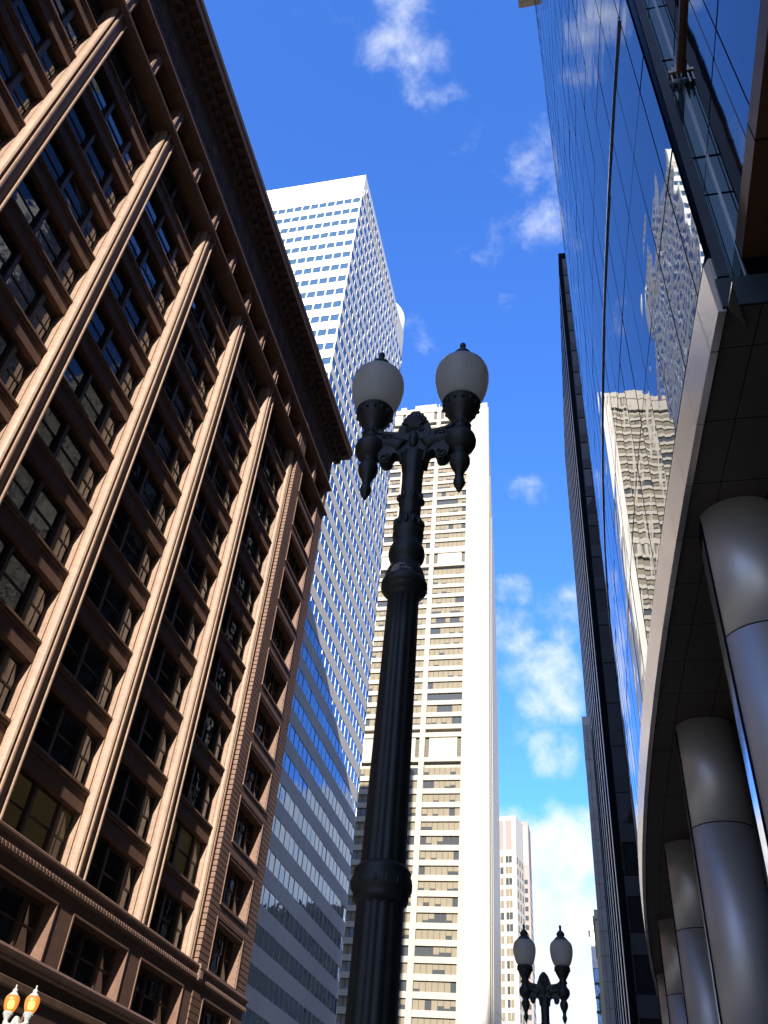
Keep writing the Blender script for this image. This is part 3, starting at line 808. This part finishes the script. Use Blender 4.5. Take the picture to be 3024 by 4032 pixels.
# near end of the curved screen: dark frame, narrow return window, recessed wall
ef = MB()
ef.box(1.735 - 2.2, 1.86 - 2.2, YE - 30 - 0.02, YE - 30 + 0.03, 9.55, 84)
part("corner_frame", ef, M['bframe'], gt)
XR = 2.03 - 2.2
rwn = MB()
x_a, x_b = 1.86 - 2.2, XR
for k in range(26):
    za = 9.21 + k * 2.87
    rwn.quad((x_a, YE - 30 + 0.012, max(za, 9.5)), (x_b, YE - 30 + 0.012, max(za, 9.5)), (x_b, YE - 30 + 0.012, za + 2.87), (x_a, YE - 30 + 0.012, za + 2.87), 0)
    if k: rwn.box(x_a, x_b, YE - 30 + 0.002, YE - 30 + 0.02, za - 0.012, za + 0.012, 1)
    rwn.box(x_a, x_b, YE - 30 + 0.004, YE - 30 + 0.02, za + 1.98, za + 2.0, 1)
for xx, wd_, pr in ((1.90, 0.005, 0.0), (2.012, 0.016, 0.012)):
    rwn.box(xx - 2.2, xx - 2.2 + wd_, YE - 30 - pr, YE - 30 + 0.02, 9.5, 84, 2 if pr > 0.01 else 1)
part("return_window", rwn, [M['curtain2'], M['joint'], M['fin']], gt)
rc = MB()
yy = YE
ZB = 10.16
while yy > -34:
    for k in range(26):
        za = ZB + (k * 2.87 - 0.95 if k else 0.0); zb_ = ZB + (k + 1) * 2.87 - 0.95
        a, b, c = (random.uniform(-.002, .002) for _ in range(3))
        rc.quad((XR + a, yy - 30, za + 0.01), (XR + b, yy - 30 - 1.46, za + 0.01), (XR + b + c, yy - 30 - 1.46, zb_ - 0.01), (XR + a + c, yy - 30, zb_ - 0.01), 0)
        rc.box(XR - 0.004, XR + 0.02, yy - 30 - 1.47, yy - 30 - 1.455, za, zb_, 1)
    yy -= 1.468
for k in range(1, 26): rc.box(XR - 0.004, XR + 0.02, -64, YE - 30 - 0.01, ZB + k * 2.87 - 0.962, ZB + k * 2.87 - 0.938, 1)
rc.quad((XR + 0.03, YE - 30, ZB), (XR + 0.03, -64, ZB), (XR + 0.03, -64, 84), (XR + 0.03, YE - 30, 84), 1)
part("recessed_wall", rc, [M['curtain3'], M['joint']], gt)
dp = MB(); dp.box(XR - 0.006, XR + 0.02, 4.58 - 30, 5.29 - 30, ZB, 84)  # dark strip standing in for a dark reflection in the recessed glass
for k in range(1, 26): dp.box(XR - 0.010, XR + 0.01, 4.56 - 30, 5.29 - 30, ZB + k * 2.87 - 0.962, ZB + k * 2.87 - 0.938, 1)
part("dark_reflection", dp, [M['bkglass'], M['joint']], gt)
lb = MB(); lb.box(XR - 0.06, XR + 0.02, -64, YE - 30 - 0.12, 14.20, 14.32); lb.box(XR - 0.035, XR + 0.02, -64, YE - 30 - 0.10, 14.32, 14.46)
part("sun_ledge", lb, M['bronze'], gt)
br = MB(); br.box(XR - 0.17, XR - 0.01, YE - 30 - 0.13, YE - 30 - 0.03, 14.22, 14.29); br.box(XR - 0.12, XR - 0.01, YE - 30 - 0.12, YE - 30 - 0.05, 14.29, 14.40); br.box(XR - 0.15, XR - 0.13, YE - 30 - 0.11, YE - 30 - 0.01, 13.95, 14.22); br.box(XR - 0.08, XR - 0.06, YE - 30 - 0.11, YE - 30 - 0.01, 13.90, 14.22)
part("ledge_bracket", br, M['steel'], gt)
bs = MB()
bs.box(XR - 0.015, XR + 0.5, -64, YE - 30 - 0.02, 9.80, ZB - 0.004); bs.box(XR + 0.25, 6.0, -64, YE - 30 - 0.02, 9.45, 9.78)
for k in range(12): bs.box(XR - 0.02, XR + 0.45, YE - 30 - 1.3 * k - 0.03, YE - 30 - 1.3 * k - 0.018, 9.79, ZB - 0.02, 1)
part("bronze_soffit", bs, [M['bronze'], M['joint']], gt)
en = MB(); en.box(gx(YE, 9) - 2.2 + 0.02, 0.3, YE - 30 - 0.015, YE - 30 + 0.004, 9.05, 9.52)
part("end_panel", en, M['bframe'], gt)
en = MB(); en.v += [(1.745 - 2.2, 5.70 - 30, 9.0), (1.765 - 2.2, 5.42 - 30, 9.02), (1.95 - 2.2, 5.98 - 30, 9.0), (1.745 - 2.2, 5.70 - 30, 9.04), (1.765 - 2.2, 5.42 - 30, 9.06), (1.95 - 2.2, 5.98 - 30, 9.04)]
for f in ((0, 2, 1), (3, 4, 5), (0, 1, 4, 3), (1, 2, 5, 4), (2, 0, 3, 5)): en.f.append(f); en.m.append(0); en.sm.append(False)
part("corner_flap", en, M['steel'], gt)
rf = MB(); rf.box(-0.58 - 2.2, 10, -65, 28.8 - 30, 84.02, 85.3)
part("roof_overhang", rf, M['beige'], gt)
# columns with a polished flat strip on the street side
colprof = []
def make_col():   # plan: a circle with one flat on the street side
    mb = MB(); r_ = 0.53; ring_ = []
    a0 = 26                                          # degrees either side of the flat
    for k in range(61):
        a = R(180 + a0 + (360 - 2 * a0) * k / 60); ring_.append((r_ * math.cos(a), r_ * math.sin(a)))
    for za, zb in ((0.0, 3.58), (3.60, 7.19), (7.21, 9.03)):
        mb.prism_z(ring_, za, zb, 0, True)
    mb.prism_z([(x * 0.985, y * 0.985) for x, y in ring_], 0.0, 9.02, 1)
    return mb, r_ * math.cos(R(a0)), r_ * math.sin(R(a0))
colm, cd, chh = make_col()
col_me = colm.mesh("column", [M['column'], M['joint']])
st = MB(); st.box(-cd - 0.012, -cd + 0.05, -chh - 0.002, chh + 0.002, 0, 8.72)
st.box(-cd - 0.006, -cd + 0.05, -chh, chh, 8.72, 9.0, 1)
st.box(-cd - 0.02, -cd + 0.05, -chh - 0.012, -chh - 0.002, 0, 8.9, 1)
st.box(-cd - 0.014, -cd + 0.05, -chh - 0.002, chh + 0.002, 7.19, 7.21, 1); st.box(-cd - 0.014, -cd + 0.05, -chh - 0.002, chh + 0.002, 3.58, 3.60, 1)
st_me = st.mesh("polished_strip", [M['mirror'], M['joint']])
for x, y in ((2.16, 9.15), (2.10, 14.9), (2.09, 20.65), (2.10, 26.4), (2.2, 32.1), (2.5, 37.9)):
    c = link(bpy.data.objects.new("column", col_me), gt, LG(x, y, 0)); c.rotation_euler.z = R(-3.0)
    s_ = link(bpy.data.objects.new("polished_strip", st_me), c); 
lobby = MB(); lobby.box(0.55, 0.60, -24.2, 12, 0, 9.0)
part("lobby_glass", lobby, M['bkglass'], gt)

# ------------------------------------------------------------------ dark steel tower beyond
dt = thing("dark_tower", "dark steel office tower with thin bright columns, beyond the mirror glass tower", "building", (1.95, 75, 0), R(1.6))
HD, FD = 117.0, 4.33
b = MB(); b.box(0.0, 26, 0.3, 44.8, 0, HD - 0.4); part("core", b, M['dsteel'], dt)
b = MB(); b.box(-0.02, 0.42, -0.02, 0.9, 0, HD); b.box(0.42, 26, 0.0, 0.32, HD - 1.2, HD); b.box(-0.02, 0.3, 0.9, 45, HD - 1.2, HD)
part("corner_pier", b, M['dsteel'], dt)
for k in range(9):
    b = MB(); y_ = 3.2 + k * 4.9
    b.box(-0.05, 0.3, y_, y_ + 0.5, 0, HD - 1.2); part("column", b, M['fin'], dt)
b = MB(); b.box(0.42, 12, 0.02, 0.3, 0.0, 1.55); b.box(0.42, 12, 0.08, 0.3, 1.55, 1.72, 1)
sp2 = b.mesh("spandrel", [M['gpanel'], M['bkglass']])
b = MB(); b.box(0.42, 12, 0.12, 0.3, 1.72, FD)
b.box(0.42, 0.52, 0.05, 0.3, 1.72, FD, 1); 
for j in range(1, 5): b.box(0.72 + j * 2.0, 0.86 + j * 2.0, 0.03, 0.3, 1.72, FD, 1)
wn2 = b.mesh("window_band", [M['bkglass'], M['gpanel']])
for k in range(26):
    z_ = HD - 1.3 - FD * (k + 1)
    link(bpy.data.objects.new("spandrel", sp2), dt, (0, 0, z_)); link(bpy.data.objects.new("window_band", wn2), dt, (0, 0, z_))

# ------------------------------------------------------------------ small far buildings
gb = thing("stone_building", "narrow grey stone building edge left of the dark steel tower", "building", (0.05, 100, 0))
b = MB(); b.box(0, 0.95, 0, 12, 0, 53.4); b.box(-0.04, 0.95, -0.05, 12, 52.6, 53.7); part("wall", b, M['gstone'], gb)
b = MB(); b.box(0.44, 0.47, -0.02, 0.1, 0, 53.0); part("edge_strip", b, M['gpanel'], gb)
yb = thing("yellow_stone_building", "pale yellow stone building lit by the sun, just left of the grey stone end", "building", (-0.62, 190, 0))
b = MB(); b.box(0, 30, 0, 30, 0, 57.5); b.box(-0.3, 30, -0.3, 30, 55.6, 56.2); part("wall", b, M['bstone'], yb)
for k in range(15):
    b = MB(); z_ = 4 + k * 3.5
    for j in range(5): b.box(0.9 + j * 2.2, 1.7 + j * 2.2, -0.02, 0.1, z_, z_ + 1.8)
    part("window_band", b, M['dglass'], yb)
bb = thing("blue_glass_building", "slim blue glass building at the end of the street, left of the yellow one", "building", (-1.75, 232, 0))
b = MB(); b.box(0, 30, 0, 30, 0, 56.5); part("wall", b, M['blueglass'], bb)
b = MB(); b.box(-0.3, 30, -0.3, 30, 56.5, 66.0); b.box(-0.7, 3, -0.7, 5, 64.8, 65.4); part("roof_storey", b, M['gstone'], bb)
for k in range(18):
    b = MB(); z_ = 2 + k * 3.0; b.box(-0.12, 30, -0.12, 0.1, z_, z_ + 0.5); part("spandrel", b, M['gpanel'], bb)

cbld = thing("cream_building", "cream office block with paired windows and dark panels at its top, beyond the concrete tower", "building", (-26, 307, 0), R(-12))
b = MB(); b.box(-40, 0, 0, 9.5, 0, 123.4); part("wall", b, M['concrete2'], cbld)
for j in range(5):
    b = MB(); b.box(-3.7 - j * 3.0, -1.4 - j * 3.0, -0.05, 0.2, 111.5, 122.0); part("top_panel", b, M['pink'], cbld)
def cream_row(seed):
    rnd = random.Random(seed); mb = MB()
    for j in range(8):
        x0 = -3.8 - j * 3.05
        s = rnd.random()
        mb.box(x0, x0 + 2.3, -0.02, 0.15, 0, 2.3, 1 if s < 0.45 else 0)
        if s >= 0.45 and rnd.random() < 0.7: mb.box(x0 + 0.9, x0 + 2.3, -0.03, 0.0, 0.0, 2.3, 1)
        mb.box(x0 - 0.75, x0 + 2.45, -0.12, 0.1, 2.3, 2.48, 2)
        mb.box(x0 + 1.1, x0 + 1.2, -0.06, 0.1, 0, 2.3, 2)
    mb.box(-0.1, 0.03, -0.1, 9.0, 0, 2.2, 1)
    for j in range(4): mb.box(-0.1, 0.06, -0.12 + j * 2.8, 0.9 + j * 2.8, 0, 2.2, 3)
    return mb
for k in range(29):
    part("window_row", cream_row(k), [M['dglass'], M['blind'], M['vent'], M['concrete2']], cbld, (0, 0, 107.0 - k * 3.72))
pbld = thing("pink_building", "pinkish granite high-rise with small dark windows behind the cream block", "building", (-28.2, 402, 0))
b = MB(); b.box(-20, 0, 0, 14, 0, 158); part("wall", b, M['pink'], pbld)
b = MB(); b.box(-19, -0.6, -0.2, 0.1, 138, 156); part("top_panel", b, M['vent'], pbld)
for k in range(34):
    b = MB(); z_ = 130 - k * 3.8
    for j in range(5): b.box(-2.3 - j * 3.4, -0.9 - j * 3.4, -0.04, 0.2, z_, z_ + 2.0)
    for j in range(4): b.box(-0.1, 0.05, 1.2 + j * 3.2, 3.0 + j * 3.2, z_, z_ + 2.0)
    b.box(-19.0, 0.03, -0.03, 0.1, z_ - 0.12, z_, 1); b.box(-0.1, 0.03, -0.03, 13.5, z_ - 0.12, z_, 1)
    part("window_row", b, [M['dglass'], M['pink']], pbld)

# ------------------------------------------------------------------ twin street lamps
def lamp_parts(hs, pole_base, on=False, iron='iron'):
    """all parts with the head at z = 6.34 for head scale 1; hs scales the head about the pole top"""
    I = M[iron]; out = []
    ZR = 4.436                                     # capital underside
    def zz(z): return ZR + (z - ZR) * hs + pole_base
    pr = lambda lst: [(r * hs, zz(z)) for r, z in lst]
    ped = MB(); ped.lathe([(0.30, 0), (0.30, 0.18), (0.26, 0.24), (0.24, 0.60), (0.27, 0.66), (0.21, 0.78), (0.17, 1.05), (0.15, 1.12), (0.13, 1.2)], seg=8, smooth=False)
    out.append(("pedestal", ped, I, None))
    zt = ZR + pole_base
    fl = MB(); fl.lathe([(0.118 * hs, 1.15), (0.112 * hs, 1.8), (0.1065 * hs, 2.74 + pole_base), (0.1065 * hs, 2.9 + pole_base), (0.103 * hs, 3.1 + pole_base), (0.094 * hs, 4.1 + pole_base), (0.090 * hs, zt + 0.01)], seg=112, flutes=14, depth=0.045)
    out.append(("shaft", fl, I, None))
    zl = pole_base
    lc = MB(); lc.lathe([(r * hs, z + zl) for r, z in [(0.098, 2.745), (0.104, 2.765), (0.122, 2.78), (0.128, 2.80), (0.126, 2.815), (0.137, 2.83), (0.141, 2.855), (0.139, 2.88), (0.131, 2.90), (0.134, 2.91), (0.118, 2.935), (0.102, 2.945)]], seg=48)
    for k in range(16):
        a = 2 * math.pi * k / 16
        lc.lathe([(0.004, 2.832 + zl), (0.010 * hs, 2.84 + zl), (0.012 * hs, 2.856 + zl), (0.009 * hs, 2.872 + zl), (0.003, 2.88 + zl)], cx=0.132 * hs * math.cos(a), cy=0.132 * hs * math.sin(a), seg=8)
    out.append(("collar", lc, I, None))
    cp = MB()
    cp.lathe(pr([(0.088, 4.428), (0.092, 4.45), (0.112, 4.475), (0.126, 4.493), (0.126, 4.505), (0.134, 4.508), (0.135, 4.545), (0.129, 4.552), (0.121, 4.575), (0.118, 4.60), (0.108, 4.635), (0.092, 4.665), (0.083, 4.69), (0.090, 4.71), (0.105, 4.735), (0.110, 4.764), (0.105, 4.80), (0.090, 4.835), (0.086, 4.863), (0.092, 4.885), (0.096, 4.915), (0.092, 4.945), (0.086, 4.955), (0.088, 4.975), (0.082, 5.0), (0.073, 5.02), (0.068, 5.05)]), seg=48)
    for k in range(12):                              # leaf tips round the capital
        a = 2 * math.pi * k / 12
        cp.lathe(pr([(0.003, 4.955), (0.016, 4.97), (0.018, 4.995), (0.010, 5.02), (0.002, 5.03)]), cx=0.083 * hs * math.cos(a), cy=0.083 * hs * math.sin(a), seg=7)
    out.append(("capital", cp, I, "paint peeling off the iron capital" if not on and hs == 1.0 else None))
    stm = MB(); stm.lathe(pr([(0.070, 5.03), (0.068, 5.10), (0.070, 5.17), (0.080, 5.19), (0.082, 5.205), (0.073, 5.22), (0.068, 5.25), (0.067, 5.35), (0.070, 5.45), (0.078, 5.53), (0.085, 5.60)]), seg=56, flutes=8, depth=0.05)
    for k in range(8):
        a = 2 * math.pi * (k + .5) / 8
        stm.lathe(pr([(0.002, 5.17), (0.014, 5.19), (0.017, 5.205), (0.010, 5.225), (0.002, 5.24)]), cx=0.076 * hs * math.cos(a), cy=0.076 * hs * math.sin(a), seg=7)
    out.append(("stem", stm, I, None))
    # bracket: scrolled arms in the plane across the pavement
    half = [(0.078, 5.52), (0.088, 5.56), (0.11, 5.60), (0.135, 5.605), (0.150, 5.575), (0.152, 5.545), (0.170, 5.525), (0.200, 5.525), (0.226, 5.545), (0.238, 5.585), (0.240, 5.635), (0.300, 5.65),
            (0.306, 5.82), (0.265, 5.855), (0.235, 5.835), (0.200, 5.815), (0.150, 5.805), (0.110, 5.80)]
    ob = half + [(-x, z) for x, z in reversed(half)]
    ar = MB()
    ar.prism_y([(x * hs, zz(z)) for x, z in ob], -0.042 * hs, 0.042 * hs)
    for sx in (-1, 1):
        for sy in (-1, 1):
            pts = []
            for k in range(30):
                t = k / 29; a = R(200 - 560 * t); rr = 0.050 * (1 - 0.78 * t)
                pts.append((sx * hs * (0.185 + rr * math.cos(a)), sy * 0.046 * hs, zz(5.735 + rr * 1.05 * math.sin(a))))
            ar.tube(pts, [0.012 * hs] * 30, 7)
            rib = [(sx * hs * x, sy * 0.044 * hs, zz(z)) for x, z in ((0.075, 5.50), (0.085, 5.60), (0.115, 5.69), (0.150, 5.765), (0.185, 5.79), (0.24, 5.80), (0.27, 5.82))]
            ar.tube(rib, 0.011 * hs, 7)
            pts = []
            for k in range(22):
                t = k / 21; a = R(120 + 470 * t); rr = 0.036 * (1 - 0.75 * t)
                pts.append((sx * hs * (0.193 + rr * math.cos(a)), sy * 0.046 * hs, zz(5.57 + rr * math.sin(a))))
            ar.tube(pts, 0.008 * hs, 6)
        # bulging belly of the arm, seen from below
        ar.tube([(sx * hs * x, 0, zz(z)) for x, z in ((0.07, 5.66), (0.12, 5.70), (0.18, 5.715), (0.24, 5.72), (0.30, 5.72))], [0.075 * hs, 0.062 * hs, 0.056 * hs, 0.056 * hs, 0.06 * hs], 14)
    out.append(("arm_bracket", ar, I, None))
    pal = MB()
    lobes = [(-0.112, 5.80), (-0.108, 5.835), (-0.092, 5.85), (-0.094, 5.872), (-0.080, 5.890), (-0.078, 5.912), (-0.062, 5.927), (-0.056, 5.948), (-0.038, 5.957), (-0.028, 5.978), (-0.010, 5.981)]
    pal.prism_y([(x * hs, zz(z)) for x, z in ([(-0.085, 5.6)] + lobes + [(-x, z) for x, z in reversed(lobes)] + [(0.085, 5.6)])][::-1], -0.05 * hs, 0.05 * hs)
    for sy in (-1, 1):
        for j in range(-4, 5):
            a = R(90 - j * 19)
            pal.tube([(0.0, sy * 0.052 * hs, zz(5.79)), (0.045 * hs * math.cos(a), sy * 0.058 * hs, zz(5.835 + 0.05 * math.sin(a))), (0.082 * hs * math.cos(a), sy * 0.05 * hs, zz(5.84 + 0.115 * math.sin(a)))], [0.006 * hs, 0.013 * hs, 0.007 * hs], 6)
        pal.lathe(pr([(0.004, 5.62), (0.03, 5.66), (0.035, 5.72), (0.02, 5.77), (0.004, 5.79)]), cx=0, cy=sy * 0.05 * hs, seg=12)
        for sx in (-1, 1):
            pts = []
            for k in range(18):
                t = k / 17; a = R(90 + sx * (-30 + 430 * t)); rr = 0.026 * (1 - 0.7 * t)
                pts.append((sx * 0.048 * hs + hs * rr * math.cos(a), sy * 0.054 * hs, zz(5.80 + rr * math.sin(a))))
            pal.tube(pts, 0.006 * hs, 6)
    out.append(("palmette", pal, I, None))
    heads = []
    for sx in (-1, 1):
        cx = sx * 0.306 * hs
        ho = MB(); ho.cx = cx
        ho.lathe(pr([(0.004, 5.2396), (0.012, 5.2529), (0.030, 5.2930), (0.039, 5.3197), (0.036, 5.3464), (0.026, 5.3641), (0.030, 5.3731), (0.026, 5.3820), (0.036, 5.4220), (0.056, 5.4621), (0.067, 5.4977), (0.066, 5.5333), (0.050, 5.5689), (0.044, 5.5822), (0.060, 5.60), (0.090, 5.635), (0.104, 5.67), (0.106, 5.70), (0.098, 5.735), (0.072, 5.765), (0.060, 5.79), (0.056, 5.815), (0.066, 5.83), (0.068, 5.845), (0.058, 5.86), (0.058, 5.885), (0.078, 5.92), (0.108, 5.975), (0.122, 6.02), (0.126, 6.04), (0.132, 6.045), (0.132, 6.06), (0.120, 6.075), (0.112, 6.08)]), cx=cx, seg=44)
        for k in range(14):
            a = 2 * math.pi * k / 14
            ho.lathe(pr([(0.002, 6.0), (0.011, 6.01), (0.013, 6.02), (0.008, 6.032), (0.002, 6.036)]), cx=cx + 0.122 * hs * math.cos(a), cy=0.122 * hs * math.sin(a), seg=6)
            ho.lathe(pr([(0.002, 5.82), (0.009, 5.83), (0.011, 5.838), (0.007, 5.848), (0.002, 5.852)]), cx=cx + 0.064 * hs * math.cos(a), cy=0.064 * hs * math.sin(a), seg=6)
        gl_ = MB()
        gl_.lathe(pr([(0.112, 6.078), (0.134, 6.105), (0.156, 6.15), (0.172, 6.20), (0.183, 6.255), (0.189, 6.31), (0.189, 6.35), (0.184, 6.39), (0.172, 6.425), (0.152, 6.452), (0.136, 6.463)]), cx=cx, seg=144, flutes=36, depth=0.006)
        cpn = MB()
        cpn.lathe(pr([(0.136, 6.46), (0.134, 6.470), (0.120, 6.482), (0.100, 6.505), (0.080, 6.525), (0.062, 6.540), (0.058, 6.552), (0.067, 6.562), (0.070, 6.575), (0.064, 6.592), (0.050, 6.612), (0.034, 6.628), (0.022, 6.638), (0.018, 6.650)]), cx=cx, seg=40)
        fn = MB(); fn.lathe(pr([(0.016, 6.645), (0.022, 6.655), (0.018, 6.665), (0.021, 6.675), (0.023, 6.695), (0.019, 6.712), (0.010, 6.722), (0.003, 6.725)]), cx=cx, seg=14)
        bl = MB()
        if on: bl.lathe(pr([(0.02, 6.14), (0.07, 6.16), (0.085, 6.22), (0.085, 6.30), (0.06, 6.34), (0.02, 6.35)]), cx=cx, seg=20)
        heads.append((ho, gl_, cpn, fn, bl))
    return out, heads
def build_lamp(label, loc, hs, pole_base, on=False, iron='iron'):
    root = thing("street_lamp", label, "street lamp", loc, 0.0, "twin globe street lamps along the kerbs")
    out, heads = lamp_parts(hs, pole_base, on, iron)
    made = {}
    for nm, mb, mt, lab in out: made[nm] = part(nm, mb, mt, root, label=lab)
    for ho, gl_, cpn, fn, bl in heads:
        part("lamp_holder", ho, M[iron], root)
        g_ = part("globe", gl_, M['globe_on'] if on else M['globe'], root)
        if on: part("bulb", bl, M['bulb_on'], g_)
        sdisc = MB(); sdisc.lathe([(r * hs, 4.436 + (z - 4.436) * hs + pole_base) for r, z in [(0.02, 6.385), (0.150, 6.370), (0.158, 6.385), (0.10, 6.42), (0.02, 6.44)]], cx=ho.cx, seg=32)
        part("shade_disc", sdisc, M[iron], g_)  # unseen dark disc added inside to darken the upper part of the globe
        c_ = part("cap", cpn, M[iron], root); part("finial", fn, M[iron], c_)
    if iron == 'iron' and hs == 1.0:
        pe = MB()                                    # flaked patch on the capital, facing the camera
        for (a0, a1, z0, z1) in ((-118, -94, 4.553, 4.618), (-100, -60, 4.578, 4.600), (-112, -80, 4.602, 4.632), (-74, -52, 4.560, 4.575)):
            for k in range(6):
                aa, ab = R(a0 + (a1 - a0) * k / 6), R(a0 + (a1 - a0) * (k + 1) / 6)
                ra = 0.1235; rb_ = 0.1145
                za = z0 + random.uniform(0, 0.01); zb = z1 - random.uniform(0, 0.014)
                f_ = lambda z: 0.1305 - (z - 4.552) * 0.22
                pe.quad((f_(za) * math.cos(aa), f_(za) * math.sin(aa), za), (f_(za) * math.cos(ab), f_(za) * math.sin(ab), za), (f_(zb) * math.cos(ab), f_(zb) * math.sin(ab), zb), (f_(zb) * math.cos(aa), f_(zb) * math.sin(aa), zb))
        part("peeled_patch", pe, M['peel'], made["capital"])
    return root
build_lamp("large dark cast-iron twin street lamp with grey globes standing nearest in front", (-0.949, 3.98, 0), 1.0, 0.0)
build_lamp("small dark twin street lamp silhouetted against the bright sky down the street", (-1.08, 18.35, 0), 1.15, -0.37)
build_lamp("pale twin street lamp with glowing orange globes before the brown building", (-16.4, 25.26, 0), 1.08, -0.24, True, 'iron_sunlit')

# ------------------------------------------------------------------ bare street tree whose twigs reach into the bottom of the view
tr = thing("bare_tree", "bare thin street tree with only its top twigs showing beside the far lamp", "tree", (-1.15, 10.4, 0))
tb = MB(); tb.tube([(0, 0, 0), (0.02, 0, 0.8), (0.0, 0.01, 1.7), (0.03, 0.02, 2.4), (0.05, 0.02, 2.9)], [0.05, 0.042, 0.034, 0.026, 0.018], 10)
part("trunk", tb, M['bark'], tr)
tw = MB(); rnd = random.Random(3)
def twig(p, d, l_, r_, depth):
    pts = [p]; q = Vector(p); dv = Vector(d).normalized()
    for k in range(4):
        dv = (dv + Vector((rnd.uniform(-.25, .25), rnd.uniform(-.25, .25), rnd.uniform(-.05, .2)))).normalized()
        q = q + dv * l_ / 4; pts.append(tuple(q))
    tw.tube(pts, [r_ * (1 - 0.18 * k) for k in range(5)], 5)
    if depth > 0:
        for k in range(2):
            d2 = (dv + Vector((rnd.uniform(-.8, .8), rnd.uniform(-.8, .8), rnd.uniform(0.0, .5)))).normalized()
            twig(pts[2 + k], d2, l_ * 0.55, r_ * 0.55, depth - 1)
for k in range(6):
    a = 2 * math.pi * k / 6
    twig((0.04, 0.02, 2.3 + 0.1 * k), (math.cos(a) * 0.6, math.sin(a) * 0.6, 0.8), 0.62, 0.009, 2)
part("crown", tw, M['bark'], tr)

# ------------------------------------------------------------------ unseen slabs added south of the crossing: they shade the dark tower, block southern sky
fb = thing("light_block_slab", "unseen black slab added to block light across the crossing, on the side of the mirror tower", "building", (20, -130, 0))
b = MB(); b.box(0, 40, 0, 84, 0, 186); part("wall", b, M['dsteel'], fb)
for k in range(42):
    b = MB(); b.box(-0.05, 40, 84.0, 84.06, 4 + k * 4.2, 6.6 + k * 4.2); part("window_band", b, M['bkglass'], fb)
fb = thing("light_block_slab", "unseen black slab added to block southern sky across the plaza, on the side of the brown building", "building", (-85, -200, 0))
b = MB(); b.box(0, 58, 0, 50, 0, 62); part("wall", b, M['dsteel'], fb)
for k in range(13):
    b = MB(); b.box(0, 58.05, 50.0, 50.06, 4 + k * 4.2, 6.6 + k * 4.2); part("window_band", b, M['bkglass'], fb)
